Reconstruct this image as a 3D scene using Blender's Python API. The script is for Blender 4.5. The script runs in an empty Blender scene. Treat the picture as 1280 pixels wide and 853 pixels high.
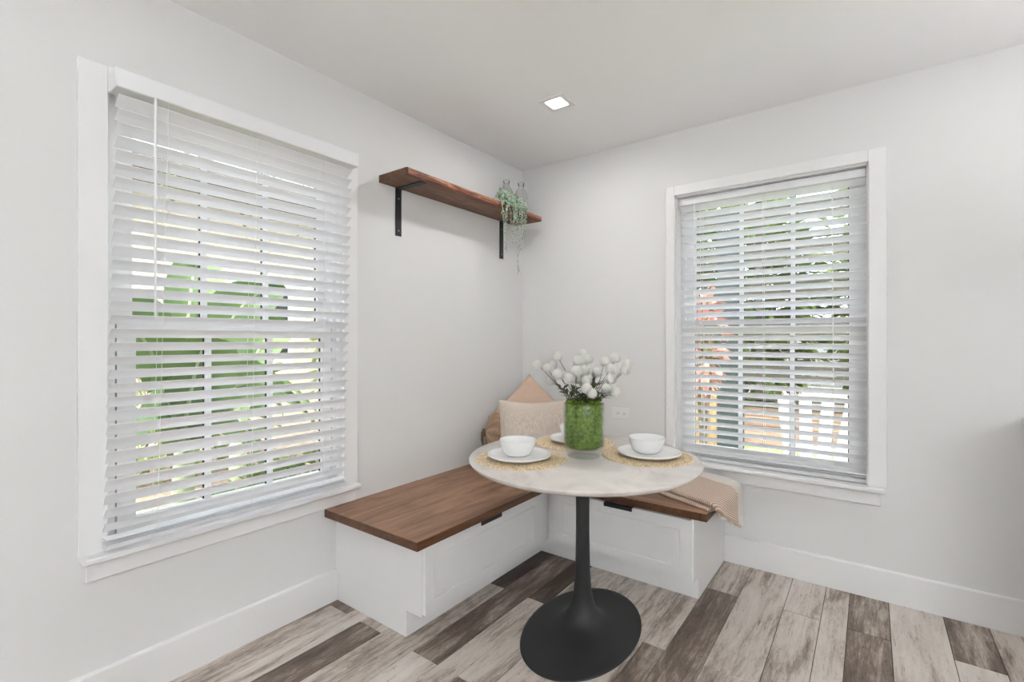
import bpy, bmesh, math, random
from mathutils import Vector, Matrix, noise
rnd = random.Random(7)
PI = math.pi
scene = bpy.context.scene
COL = scene.collection

# ------------------------------------------------------------------ camera
cam_d = bpy.data.cameras.new('camera')
cam = bpy.data.objects.new('camera', cam_d)
COL.objects.link(cam)
cam.location = (2.0236, -2.8561, 1.2201)
cam.rotation_euler = (PI / 2, 0, 0.637875)
cam_d.sensor_width = 36.0
cam_d.lens = 604.88 * 36.0 / 1280.0
cam_d.shift_y = -0.0013
cam_d.clip_start = 0.03
scene.camera = cam

# ------------------------------------------------------------------ world, sun, large lights, exposure
world = bpy.data.worlds.new('sky')
scene.world = world
world.use_nodes = True
wn = world.node_tree.nodes
wl = world.node_tree.links
sky = wn.new('ShaderNodeTexSky')
sky.sky_type = 'NISHITA'
sky.sun_disc = False
sky.sun_elevation = math.radians(52)
sky.sun_rotation = math.radians(140)
sky.air_density = 1.0
sky.dust_density = 2.5
sky.ozone_density = 1.0
wn['Background'].inputs['Strength'].default_value = 1.12
hs = wn.new('ShaderNodeHueSaturation')
hs.inputs['Saturation'].default_value = 0.4
wl.new(sky.outputs['Color'], hs.inputs['Color'])
wl.new(hs.outputs['Color'], wn['Background'].inputs['Color'])

sun_d = bpy.data.lights.new('sun', 'SUN')
sun_d.energy = 2.2
sun_d.angle = math.radians(1.5)
sun_d.color = (1.0, 0.96, 0.9)
sun = bpy.data.objects.new('sun', sun_d)
COL.objects.link(sun)
sun.rotation_euler = Vector((-0.42, 0.45, -0.95)).to_track_quat('-Z', 'Y').to_euler()

DOWNLIGHT_W = 1.8
CORNER_LIGHT_W = 5.4
ADDED_UPLIGHTS = [(4.2, -4.6, 126, 'in the far corner'), (2.8, -0.85, 1.5, 'in front of the counter'), (1.0, -4.4, 9, 'near the left wall')]  # invented fill uplights, unseen, that even out the room light

vs = scene.view_settings
vs.view_transform = 'Standard'
vs.look = 'None'
vs.gamma = 1.0
vs.use_curve_mapping = False
vs.exposure = 0.0
scene.cycles.max_bounces = 10
scene.cycles.diffuse_bounces = 6
scene.cycles.transparent_max_bounces = 24
scene.cycles.use_denoising = True
scene.cycles.sample_clamp_indirect = 40.0


# ------------------------------------------------------------------ materials
def lin(r, g, b):
    def f(c):
        c /= 255.0
        return c / 12.92 if c <= 0.04045 else ((c + 0.055) / 1.055) ** 2.4
    return (f(r), f(g), f(b), 1.0)


class NT:
    """small helper around a material's node tree"""
    def __init__(self, name, rough=0.5, metal=0.0):
        self.m = bpy.data.materials.new(name)
        self.m.use_nodes = True
        self.t = self.m.node_tree
        self.b = self.t.nodes['Principled BSDF']
        self.b.inputs['Roughness'].default_value = rough
        self.b.inputs['Metallic'].default_value = metal

    def n(self, typ, **kw):
        o = self.t.nodes.new(typ)
        for k, v in kw.items():
            setattr(o, k, v)
        return o

    def l(self, a, b):
        self.t.links.new(a, b)

    def coord(self, kind='Object', scale=(1, 1, 1), rot=(0, 0, 0), rand=False):
        if kind == 'World':
            src = self.n('ShaderNodeNewGeometry').outputs['Position']
        else:
            src = self.n('ShaderNodeTexCoord').outputs[kind]
        mp = self.n('ShaderNodeMapping')
        mp.inputs['Scale'].default_value = scale
        mp.inputs['Rotation'].default_value = rot
        self.l(src, mp.inputs['Vector'])
        if rand:
            oi = self.n('ShaderNodeObjectInfo')
            mu = self.n('ShaderNodeVectorMath', operation='MULTIPLY')
            cb = self.n('ShaderNodeCombineXYZ')
            for i in range(3):
                self.l(oi.outputs['Random'], cb.inputs[i])
            self.l(cb.outputs[0], mu.inputs[0])
            mu.inputs[1].default_value = (31, 57, 43)
            self.l(mu.outputs[0], mp.inputs['Location'])
        return mp.outputs[0]

    def noise(self, vec, scale=5.0, detail=4.0, rough=0.55, dist=0.0):
        o = self.n('ShaderNodeTexNoise')
        o.inputs['Scale'].default_value = scale
        o.inputs['Detail'].default_value = detail
        o.inputs['Roughness'].default_value = rough
        o.inputs['Distortion'].default_value = dist
        self.l(vec, o.inputs['Vector'])
        return o.outputs['Fac']

    def ramp(self, fac, stops):
        o = self.n('ShaderNodeValToRGB')
        e = o.color_ramp.elements
        while len(e) < len(stops):
            e.new(0.5)
        for i, (p, c) in enumerate(stops):
            e[i].position = p
            e[i].color = c if len(c) == 4 else (*c, 1)
        self.l(fac, o.inputs['Fac'])
        return o.outputs['Color']

    def math(self, op, a, b=0.0, clamp=False):
        o = self.n('ShaderNodeMath', operation=op)
        o.use_clamp = clamp
        for i, v in enumerate((a, b)):
            if isinstance(v, (int, float)):
                o.inputs[i].default_value = v
            else:
                self.l(v, o.inputs[i])
        return o.outputs[0]

    def mix(self, fac, a, b, mode='MIX'):
        o = self.n('ShaderNodeMix', data_type='RGBA', blend_type=mode)
        for s, v in ((o.inputs[0], fac), (o.inputs[6], a), (o.inputs[7], b)):
            if isinstance(v, (int, float)):
                s.default_value = v
            elif isinstance(v, tuple):
                s.default_value = v
            else:
                self.l(v, s)
        return o.outputs[2]

    def color(self, c):
        if isinstance(c, tuple):
            self.b.inputs['Base Color'].default_value = c
        else:
            self.l(c, self.b.inputs['Base Color'])

    def bump(self, h, strength=0.2, dist=0.01):
        o = self.n('ShaderNodeBump')
        o.inputs['Strength'].default_value = strength
        o.inputs['Distance'].default_value = dist
        self.l(h, o.inputs['Height'])
        self.l(o.outputs[0], self.b.inputs['Normal'])


def plain(name, c, rough=0.5, metal=0.0, var=0.04, scale=6.0, bump=0.0, bscale=200, kind='Object'):
    """one colour with a little procedural variation"""
    k = NT(name, rough, metal)
    f = k.noise(k.coord(kind), scale, 3)
    d = tuple(x * (1 - var) for x in c[:3]) + (1,)
    k.color(k.ramp(f, [(0.3, d), (0.7, c)]))
    if bump:
        k.bump(k.noise(k.coord(kind), bscale, 2), bump, 0.002)
    return k.m


M = {}
M['wall'] = plain('wall_paint', (0.76, 0.76, 0.757, 1), 0.75, var=0.012, scale=1.5, bump=0.08, bscale=160, kind='Generated')
M['ceiling'] = plain('ceiling_paint', (0.92, 0.92, 0.925, 1), 0.85, var=0.012, scale=1.2, kind='Generated')
M['trim'] = plain('white_trim_paint', (0.83, 0.83, 0.83, 1), 0.38, var=0.01, scale=3)
M['blind'] = plain('white_blind_vinyl', (0.82, 0.83, 0.85, 1), 0.42, var=0.01, scale=9)
M['cord'] = plain('white_cord', (0.85, 0.85, 0.84, 1), 0.7, var=0.03, scale=60)
M['cabinet'] = plain('white_cabinet_lacquer', (0.82, 0.82, 0.82, 1), 0.4, var=0.008, scale=3)
M['black'] = plain('matte_black_metal', (0.016, 0.016, 0.018, 1), 0.5, var=0.1, scale=30)
M['pedestal'] = plain('satin_black_paint', (0.018, 0.019, 0.021, 1), 0.48, var=0.08, scale=8, bump=0.05, bscale=300)
M['china'] = plain('white_ceramic', (0.86, 0.86, 0.85, 1), 0.22, var=0.01, scale=10)
M['plastic'] = plain('white_plastic', (0.82, 0.82, 0.81, 1), 0.35, var=0.01, scale=10)
M['slot'] = plain('dark_slot', (0.03, 0.03, 0.03, 1), 0.6, var=0.1)
M['gasket'] = plain('dark_glazing_gasket', (0.02, 0.02, 0.02, 1), 0.6, var=0.1)
M['stem'] = plain('brown_stem', lin(84, 66, 58), 0.7, var=0.25, scale=40)
M['steel'] = plain('dull_steel', (0.35, 0.35, 0.36, 1), 0.35, 1.0, var=0.05)
M['soil'] = plain('dark_soil', lin(60, 46, 36), 0.9, var=0.4, scale=60)
M['pot'] = plain('grey_clay_pot', lin(120, 116, 110), 0.7, var=0.12, scale=18)


def make_glass(name, tint=(1, 1, 1, 1), gloss=0.35):
    k = NT(name, 0.02)
    tr = k.n('ShaderNodeBsdfTransparent')
    tr.inputs['Color'].default_value = tint
    gl = k.n('ShaderNodeBsdfGlossy')
    gl.inputs['Roughness'].default_value = 0.02
    lw = k.n('ShaderNodeLayerWeight')
    lw.inputs['Blend'].default_value = 0.5
    f = k.math('ADD', k.math('MULTIPLY', k.math('POWER', lw.outputs['Facing'], 4.0), 0.85), 0.03)
    f = k.math('MULTIPLY', f, gloss)
    nz = k.noise(k.coord('Object'), 3.0, 1)
    f = k.math('MULTIPLY', f, k.math('ADD', k.math('MULTIPLY', nz, 0.1), 0.95), clamp=True)
    mx = k.n('ShaderNodeMixShader')
    k.l(f, mx.inputs[0])
    k.l(tr.outputs[0], mx.inputs[1])
    k.l(gl.outputs[0], mx.inputs[2])
    out = [x for x in k.t.nodes if x.type == 'OUTPUT_MATERIAL'][0]
    k.l(mx.outputs[0], out.inputs['Surface'])
    return k.m


M['pane'] = make_glass('window_glass', (0.97, 0.985, 0.975, 1), 0.5)
M['vase_glass'] = make_glass('clear_vase_glass', (0.97, 0.985, 0.975, 1), 1.0)
kb = NT('clear_bottle_glass', 0.03)
kb.color(kb.ramp(kb.noise(kb.coord('Object'), 4, 1), [(0.3, (0.95, 0.95, 0.95, 1)), (0.7, (0.98, 0.98, 0.98, 1))]))
kb.b.inputs['Transmission Weight'].default_value = 1.0
kb.b.inputs['IOR'].default_value = 1.45
M['bottle_glass'] = kb.m


def m_plank():
    k = NT('weathered_plank_tile', 0.42)
    oi = k.n('ShaderNodeObjectInfo')
    sp = k.n('ShaderNodeSeparateColor')
    k.l(oi.outputs['Color'], sp.inputs[0])
    tone, hue = sp.outputs[0], sp.outputs[1]
    v1 = k.coord('World', (7, 1.5, 1), rand=True)
    v2 = k.coord('World', (42, 3.2, 1), rand=True)
    v3 = k.coord('World', (75, 15, 1), rand=True)
    big = k.noise(v1, 1.1, 5, 0.6, 0.7)
    streak = k.noise(v2, 1.0, 6, 0.68, 0.5)
    speck = k.noise(v3, 1.0, 4, 0.7, 0.9)
    s = k.math('ADD', k.math('MULTIPLY', big, 0.62), k.math('MULTIPLY', streak, 0.38))
    s = k.math('ADD', k.math('MULTIPLY', k.math('SUBTRACT', s, 0.5), 2.5), tone)
    s = k.math('ADD', s, k.math('MULTIPLY', k.math('SUBTRACT', speck, 0.5), 0.6), clamp=True)
    c = k.ramp(s, [(0.0, lin(218, 210, 202)), (0.30, lin(204, 194, 185)), (0.48, lin(170, 157, 146)), (0.68, lin(124, 109, 97)), (1.0, lin(80, 66, 57))])
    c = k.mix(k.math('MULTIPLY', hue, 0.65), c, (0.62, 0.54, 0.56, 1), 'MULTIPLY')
    # dark splits and pits along the grain
    v4 = k.coord('World', (95, 5.0, 1), rand=True)
    cr = k.noise(v4, 1.0, 5, 0.75, 1.2)
    crm = k.math('MULTIPLY', k.math('SUBTRACT', cr, 0.60), 14.0, clamp=True)
    c = k.mix(k.math('MULTIPLY', crm, 0.75), c, lin(64, 53, 47))
    v5 = k.coord('World', (150, 40, 1), rand=True)
    pt = k.noise(v5, 1.0, 2, 0.6, 0.6)
    ptm = k.math('MULTIPLY', k.math('SUBTRACT', pt, 0.62), 12.0, clamp=True)
    c = k.mix(k.math('MULTIPLY', ptm, k.math('MULTIPLY', s, 0.9)), c, lin(58, 48, 42))
    k.color(c)
    h = k.math('SUBTRACT', k.math('MULTIPLY', streak, 0.6), crm)
    k.bump(h, 0.25, 0.0015)
    return k.m


M['plank'] = m_plank()
M['grout'] = plain('plank_joint_grout', lin(96, 84, 75), 0.85, var=0.15, scale=30)


def m_wood(name, light, mid, dark, axis='y', rough=0.45, fine=1.0, knots=True):
    k = NT(name, rough)
    sc = {'x': (1.6, 16, 16), 'y': (16, 1.6, 16), 'z': (16, 16, 1.6)}[axis]
    v = k.coord('World', tuple(s * fine for s in sc))
    a = k.noise(v, 1.0, 6, 0.62, 1.2)
    sc2 = {'x': (5, 90, 90), 'y': (90, 5, 90), 'z': (90, 90, 5)}[axis]
    b = k.noise(k.coord('World', sc2), 1.0, 3, 0.6)
    f = k.math('ADD', k.math('MULTIPLY', a, 0.75), k.math('MULTIPLY', b, 0.25))
    c = k.ramp(f, [(0.32, dark), (0.5, mid), (0.66, light)])
    if knots:
        n = k.noise(k.coord('World', (3.0, 3.0, 3.0)), 2.4, 3, 0.5, 0.4)
        nm = k.math('MULTIPLY', k.math('SUBTRACT', n, 0.62), 7.0, clamp=True)
        c = k.mix(k.math('MULTIPLY', nm, 0.55), c, dark)
    k.color(c)
    k.bump(f, 0.18, 0.002)
    return k.m


M['seat_y'] = m_wood('stained_seat_wood_long', lin(176, 138, 110), lin(148, 111, 86), lin(106, 77, 58), 'y')
M['seat_x'] = m_wood('stained_seat_wood_cross', lin(176, 138, 110), lin(148, 111, 86), lin(106, 77, 58), 'x')
M['seat_edge'] = m_wood('stained_seat_edge', lin(120, 82, 54), lin(94, 60, 38), lin(60, 38, 24), 'y', fine=1.5)
M['shelf'] = m_wood('live_edge_shelf_wood', lin(142, 104, 80), lin(110, 78, 60), lin(68, 46, 36), 'y', 0.6)
M['shelf_edge'] = m_wood('rough_shelf_edge_wood', lin(196, 140, 110), lin(132, 80, 58), lin(58, 32, 24), 'y', 0.6, 3.4)


def m_marble():
    k = NT('cream_marble', 0.22)
    v = k.coord('Object', (1, 1, 1))
    a = k.noise(v, 4.5, 7, 0.6, 1.6)
    b = k.noise(v, 15, 5, 0.6, 0.8)
    c = k.ramp(a, [(0.34, lin(204, 199, 193)), (0.45, lin(217, 212, 207)), (0.62, lin(226, 221, 216))])
    c = k.mix(k.math('MULTIPLY', b, 0.35), c, lin(206, 198, 188))
    k.color(c)
    return k.m


M['marble'] = m_marble()


def m_straw():
    k = NT('woven_straw', 0.75)
    v = k.coord('Object')
    n = k.noise(v, 170, 3, 0.6)
    n2 = k.noise(v, 38, 2, 0.6)
    c = k.ramp(n, [(0.32, lin(140, 110, 76)), (0.47, lin(218, 196, 160)), (0.66, lin(236, 222, 194))])
    k.color(k.mix(k.math('MULTIPLY', n2, 0.35), c, lin(204, 180, 144)))
    k.bump(n, 0.5, 0.002)
    return k.m


M['straw'] = m_straw()


def m_leaf(name, a, b, scale=14, rough=0.55, trans=0.0):
    k = NT(name, rough)
    n = k.noise(k.coord('Object'), scale, 3)
    k.color(k.ramp(n, [(0.3, a), (0.7, b)]))
    if trans:
        ts = k.n('ShaderNodeBsdfTranslucent')
        ts.inputs['Color'].default_value = b
        mx = k.n('ShaderNodeMixShader')
        mx.inputs[0].default_value = trans
        out = [x for x in k.t.nodes if x.type == 'OUTPUT_MATERIAL'][0]
        k.l(k.b.outputs[0], mx.inputs[1])
        k.l(ts.outputs[0], mx.inputs[2])
        k.l(mx.outputs[0], out.inputs['Surface'])
    return k.m


M['bloom'] = m_leaf('white_bloom', (0.88, 0.88, 0.84, 1), (0.93, 0.93, 0.91, 1), 60, 0.8, 0.3)
M['slat'] = m_leaf('white_slat_vinyl', (0.865, 0.87, 0.885, 1), (0.875, 0.88, 0.895, 1), 9, 0.45)
M['moss'] = m_leaf('preserved_moss', lin(38, 66, 16), lin(132, 160, 54), 75, 0.9)
M['sprig'] = m_leaf('dark_sprig_leaf', lin(34, 56, 30), lin(74, 98, 56), 30)
M['trail'] = m_leaf('pale_trailing_leaf', lin(112, 136, 110), lin(182, 196, 178), 90)
M['banana'] = m_leaf('banana_leaf', lin(100, 136, 80), lin(156, 184, 120), 4, 0.45, 0.3)
M['rib'] = m_leaf('banana_rib', lin(176, 194, 146), lin(206, 216, 182), 8)
M['shrub'] = m_leaf('shrub_leaf', lin(74, 100, 46), lin(154, 176, 92), 3, 0.6, 0.25)
M['pale_shrub'] = m_leaf('pale_shrub_leaf', lin(128, 150, 96), lin(206, 214, 168), 4, 0.6, 0.25)
M['croton'] = m_leaf('croton_leaf', lin(192, 128, 112), lin(238, 200, 184), 3, 0.5, 0.25)
M['grass'] = m_leaf('lawn_grass', lin(138, 166, 92), lin(184, 204, 138), 3, 0.9)
M['mulch'] = plain('leaf_litter_mulch', lin(190, 170, 150), 0.95, var=0.5, scale=26, kind='Object')
M['bark'] = plain('palm_bark', lin(168, 150, 132), 0.9, var=0.5, scale=24)
M['fence'] = m_wood('timber_planter_wood', lin(186, 158, 142), lin(158, 130, 116), lin(114, 92, 82), 'x', 0.8, 1.0, False)
M['post_wood'] = m_wood('pale_timber_post', lin(214, 176, 128), lin(188, 148, 104), lin(140, 104, 72), 'z', 0.8, 1.0, False)
M['slat_fence'] = m_wood('grey_slat_fence_wood', lin(96, 92, 82), lin(70, 67, 58), lin(48, 46, 40), 'x', 0.85, 1.0, False)
M['dark_panel'] = plain('dark_green_grey_panel', lin(58, 66, 68), 0.7, var=0.15, scale=4)
M['stucco'] = plain('tan_stucco', lin(206, 194, 170), 0.9, var=0.1, scale=2.5, bump=0.3, bscale=60)
M['roof'] = plain('brown_roof', lin(110, 96, 84), 0.9, var=0.2, scale=12)
M['outside'] = plain('exterior_siding', lin(226, 222, 214), 0.8, var=0.05)
M['stone'] = plain('white_stone_counter', (0.82, 0.82, 0.81, 1), 0.25, var=0.03, scale=5)


def m_fabric(name, a, b, scale=(260, 260, 260), rough=0.9, bump=0.3):
    k = NT(name, rough)
    n = k.noise(k.coord('Object', scale), 1.0, 3, 0.6)
    k.color(k.ramp(n, [(0.35, a), (0.65, b)]))
    k.bump(n, bump, 0.002)
    if 'Sheen Weight' in k.b.inputs:
        k.b.inputs['Sheen Weight'].default_value = 0.15
    return k.m


M['linen'] = m_fabric('peach_linen', lin(198, 170, 148), lin(218, 192, 172))
M['ribbed'] = m_fabric('cream_ribbed_weave', lin(190, 176, 162), lin(226, 214, 202), (420, 6, 420), 0.95, 0.6)
M['tan'] = m_fabric('tan_velvet', lin(150, 120, 94), lin(184, 154, 126), (160, 160, 160))
M['knot'] = m_fabric('brown_cord', lin(104, 80, 60), lin(140, 112, 86))


def m_throw():
    k = NT('striped_throw_knit', 0.95)
    uv = k.n('ShaderNodeTexCoord').outputs['UV']
    sp = k.n('ShaderNodeSeparateXYZ')
    k.l(uv, sp.inputs[0])
    w = k.math('SINE', k.math('MULTIPLY', sp.outputs[0], 2 * PI / 0.0105))
    n = k.noise(k.coord('UV', (40, 260, 1)), 1.0, 3, 0.6)
    f = k.math('ADD', k.math('MULTIPLY', w, 0.36), k.math('ADD', k.math('MULTIPLY', n, 0.5), 0.25), clamp=True)
    c = k.ramp(f, [(0.15, lin(176, 143, 120)), (0.5, lin(208, 186, 168)), (0.85, lin(230, 216, 204))])
    band = k.math('MULTIPLY', k.math('SUBTRACT', sp.outputs[1], 0.74), 60.0, clamp=True)
    c = k.mix(band, c, lin(226, 220, 212))
    k.color(c)
    k.bump(f, 0.7, 0.003)
    return k.m


M['throw'] = m_throw()
M['fringe'] = m_fabric('cream_fringe', lin(206, 190, 174), lin(228, 216, 204))

lk = NT('downlight_diffuser', 0.5)
lk.b.inputs['Base Color'].default_value = (0.9, 0.9, 0.9, 1)
lk.b.inputs['Emission Color'].default_value = (1, 0.98, 0.95, 1)
lk.b.inputs['Emission Strength'].default_value = 9.0
M['lamp'] = lk.m



# ------------------------------------------------------------------ mesh helpers
class MB:
    def __init__(self):
        self.v, self.f, self.mi = [], [], []

    def add(self, vs_, fs, mi=0):
        o = len(self.v)
        self.v += [tuple(p) for p in vs_]
        self.f += [tuple(i + o for i in q) for q in fs]
        self.mi += [mi] * len(fs)
        return self

    def box(self, x0, x1, y0, y1, z0, z1, mi=0, T=None):
        x0, x1 = sorted((x0, x1)); y0, y1 = sorted((y0, y1)); z0, z1 = sorted((z0, z1))
        p = [(x, y, z) for z in (z0, z1) for y in (y0, y1) for x in (x0, x1)]
        if T:
            p = [T(*q) for q in p]
        return self.add(p, [(0, 2, 3, 1), (4, 5, 7, 6), (0, 1, 5, 4), (1, 3, 7, 5), (3, 2, 6, 7), (2, 0, 4, 6)], mi)

    def bbox(self, x0, x1, y0, y1, z0, z1, b=0.003, mi=0, T=None):
        """box with chamfered edges"""
        bm = bmesh.new()
        p = [(x, y, z) for z in (z0, z1) for y in (y0, y1) for x in (x0, x1)]
        vv = [bm.verts.new(q) for q in p]
        for q in [(0, 2, 3, 1), (4, 5, 7, 6), (0, 1, 5, 4), (1, 3, 7, 5), (3, 2, 6, 7), (2, 0, 4, 6)]:
            bm.faces.new([vv[i] for i in q])
        bmesh.ops.bevel(bm, geom=bm.edges[:], offset=b, segments=1, affect='EDGES')
        bm.verts.index_update()
        vs2 = [v.co[:] for v in bm.verts]
        if T:
            vs2 = [T(*q) for q in vs2]
        fs = [[v.index for v in f.verts] for f in bm.faces]
        bm.free()
        return self.add(vs2, fs, mi)

    def lathe(self, prof, c=(0, 0, 0), n=48, mi=0, fx=None):
        """prof: (r, z) list, closed at the axis when r == 0; fx(x, y, z, r, a) may deform"""
        vs_, idx = [], []
        for r, z in prof:
            if r < 1e-7:
                idx.append([len(vs_)] * n)
                vs_.append((c[0], c[1], c[2] + z))
            else:
                row = []
                for i in range(n):
                    a = 2 * PI * i / n
                    q = (r * math.cos(a), r * math.sin(a), z)
                    if fx:
                        q = fx(q[0], q[1], q[2], r, a)
                    row.append(len(vs_))
                    vs_.append((c[0] + q[0], c[1] + q[1], c[2] + q[2]))
                idx.append(row)
        fs = []
        for a, b in zip(idx[:-1], idx[1:]):
            for i in range(n):
                j = (i + 1) % n
                q = [a[i], a[j], b[j], b[i]]
                u = []
                for k_ in q:
                    if k_ not in u:
                        u.append(k_)
                if len(u) >= 3:
                    fs.append(u)
        return self.add(vs_, fs, mi)

    def tube(self, pts, r, n=8, mi=0, cap=True):
        pts = [Vector(p) for p in pts]
        rr = r if isinstance(r, (list, tuple)) else [r] * len(pts)
        vs_, fs = [], []
        up = Vector((0.13, 0.21, 0.97))
        for i, p in enumerate(pts):
            t = (pts[min(i + 1, len(pts) - 1)] - pts[max(i - 1, 0)]).normalized()
            if abs(t.dot(up)) > 0.95:
                up = Vector((0.9, 0.3, 0.1))
            s = t.cross(up).normalized()
            q = s.cross(t)
            for j in range(n):
                a = 2 * PI * j / n
                vs_.append(p + (s * math.cos(a) + q * math.sin(a)) * rr[i])
        for i in range(len(pts) - 1):
            for j in range(n):
                k_ = (j + 1) % n
                fs.append((i * n + j, i * n + k_, (i + 1) * n + k_, (i + 1) * n + j))
        if cap:
            fs.append(tuple(range(n))[::-1])
            fs.append(tuple((len(pts) - 1) * n + j for j in range(n)))
        return self.add(vs_, fs, mi)

    def prism(self, poly, a0, a1, T):
        """poly of (p, q), extruded from a0 to a1; T(p, q, a) -> xyz"""
        n = len(poly)
        vs_ = [T(p, q, a0) for p, q in poly] + [T(p, q, a1) for p, q in poly]
        fs = [tuple(range(n)), tuple(range(2 * n - 1, n - 1, -1))]
        fs += [(i, (i + 1) % n, n + (i + 1) % n, n + i) for i in range(n)]
        return self.add(vs_, fs)

    def mesh(self, name, mats, org=(0, 0, 0), smooth=False):
        me = bpy.data.meshes.new(name)
        o = Vector(org)
        me.from_pydata([Vector(p) - o for p in self.v], [], self.f)
        if not isinstance(mats, (list, tuple)):
            mats = [mats]
        for m in mats:
            me.materials.append(m)
        for p, i in zip(me.polygons, self.mi):
            p.material_index = i
            p.use_smooth = bool(smooth)
        bm = bmesh.new()
        bm.from_mesh(me)
        bmesh.ops.recalc_face_normals(bm, faces=bm.faces[:])
        bm.to_mesh(me)
        bm.free()
        if smooth and smooth is not True:
            me.set_sharp_from_angle(angle=math.radians(smooth))
        me.update()
        return me


ORG = {}


def link(name, me, loc=(0, 0, 0), parent=None, rot=None):
    o = bpy.data.objects.new(name, me)
    COL.objects.link(o)
    if parent:
        o.parent = parent
    o.location = loc
    if rot:
        o.rotation_euler = rot
    return o


def tag(o, label=None, cat=None, group=None, kind=None):
    for k, v in (('label', label), ('category', cat), ('group', group), ('kind', kind)):
        if v:
            o[k] = v
    return o


def thing(name, loc, label, cat, group=None, rz=0.0):
    o = bpy.data.objects.new(name, None)
    o.empty_display_size = 0.05
    COL.objects.link(o)
    o.location = loc
    o.rotation_euler = (0, 0, rz)
    tag(o, label, cat, group)
    ORG[o] = Vector(loc)
    return o


def struct(name, mb, mat, smooth=False):
    o = link(name, mb.mesh(name, mat, smooth=smooth))
    o['kind'] = 'structure'
    ORG[o] = Vector((0, 0, 0))
    return o


def struct_root(name, loc=(0, 0, 0)):
    o = bpy.data.objects.new(name, None)
    o.empty_display_size = 0.05
    COL.objects.link(o)
    o.location = loc
    o['kind'] = 'structure'
    ORG[o] = Vector(loc)
    return o


def part(name, mb, mat, root, smooth=False, label=None):
    """mesh in world coordinates, parented under root (a thing or one of its parts)"""
    org = ORG[root]
    o = link(name, mb.mesh(name, mat, org, smooth), (0, 0, 0), root)
    ORG[o] = org
    if label:
        o['label'] = label
    return o


def solo(name, mb, mat, loc, label, cat, group=None, smooth=False):
    o = link(name, mb.mesh(name, mat, loc, smooth), loc)
    ORG[o] = Vector(loc)
    return tag(o, label, cat, group)


# ------------------------------------------------------------------ room shell
H = 2.44
XE, YB = 5.0, -5.6           # far side wall, wall behind the camera
W1 = dict(u0=-2.375, u1=-1.485, z0=0.530, z1=2.060)     # opening in the left wall (u = y)
W2 = dict(u0=1.097, u1=2.019, z0=0.530, z1=2.066)       # opening in the right wall (u = x)
TL = lambda u, d, z: (d, u, z)      # left wall: d into the room is +x
TR = lambda u, d, z: (u, -d, z)     # right wall: d into the room is -y
WT = 0.14


def wall_with_hole(u0, u1, W, T):
    b = MB()
    b.box(u0, W['u0'], -WT, 0, 0, H, T=T)
    b.box(W['u1'], u1, -WT, 0, 0, H, T=T)
    b.box(W['u0'], W['u1'], -WT, 0, 0, W['z0'], T=T)
    b.box(W['u0'], W['u1'], -WT, 0, W['z1'], H, T=T)
    return b


struct('wall_left', wall_with_hole(YB, WT, W1, TL), M['wall'])
struct('wall_right', wall_with_hole(0, XE, W2, TR), M['wall'])
struct('wall_side', MB().box(XE, XE + WT, YB - WT, WT, 0, H), M['wall'])
struct('wall_back', MB().box(-WT, XE, YB - WT, YB, 0, H), M['wall'])
struct('ceiling', MB().box(-WT, XE + WT, YB - WT, WT, H, H + 0.12), M['ceiling'])
struct('roof', MB().box(-0.55, XE + 0.6, YB - 0.9, 0.55, H + 0.14, H + 0.3), M['outside'])  # slab with eaves, added to keep the sun out of the windows
# plain door in the wall behind the camera
d1 = struct_root('door_1', (2.5, YB, 0))
part('door_leaf', MB().bbox(2.05, 2.95, YB + 0.001, YB + 0.04, 0.005, 2.05, 0.003), M['trim'], d1)
part('door_frame', MB().box(1.97, 2.045, YB + 0.001, YB + 0.03, 0, 2.13).box(2.955, 3.03, YB + 0.001, YB + 0.03, 0, 2.13).box(2.045, 2.955, YB + 0.001, YB + 0.03, 2.055, 2.13), M['trim'], d1)
part('door_handle', MB().tube([(2.88, YB + 0.04, 1.0), (2.88, YB + 0.085, 1.0), (2.77, YB + 0.085, 1.0)], 0.009, 8), M['steel'], d1, smooth=True)

# floor: grout bed and every plank as a piece of its own
floor = struct('floor', MB().box(-WT, XE + WT, YB - WT, WT, -0.12, -0.0045), M['grout'])
xs = [0.005, 0.149, 0.246, 0.386, 0.579, 0.718, 0.819, 0.949, 1.141, 1.285, 1.375, 1.519, 1.705, 1.848, 1.944, 2.09, 2.28, 2.425]
w4 = [0.097, 0.143, 0.19, 0.143]
while xs[-1] < XE - 0.05:
    xs.append(xs[-1] + w4[(len(xs) - 18) % 4])
xs[-1] = XE
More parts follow.
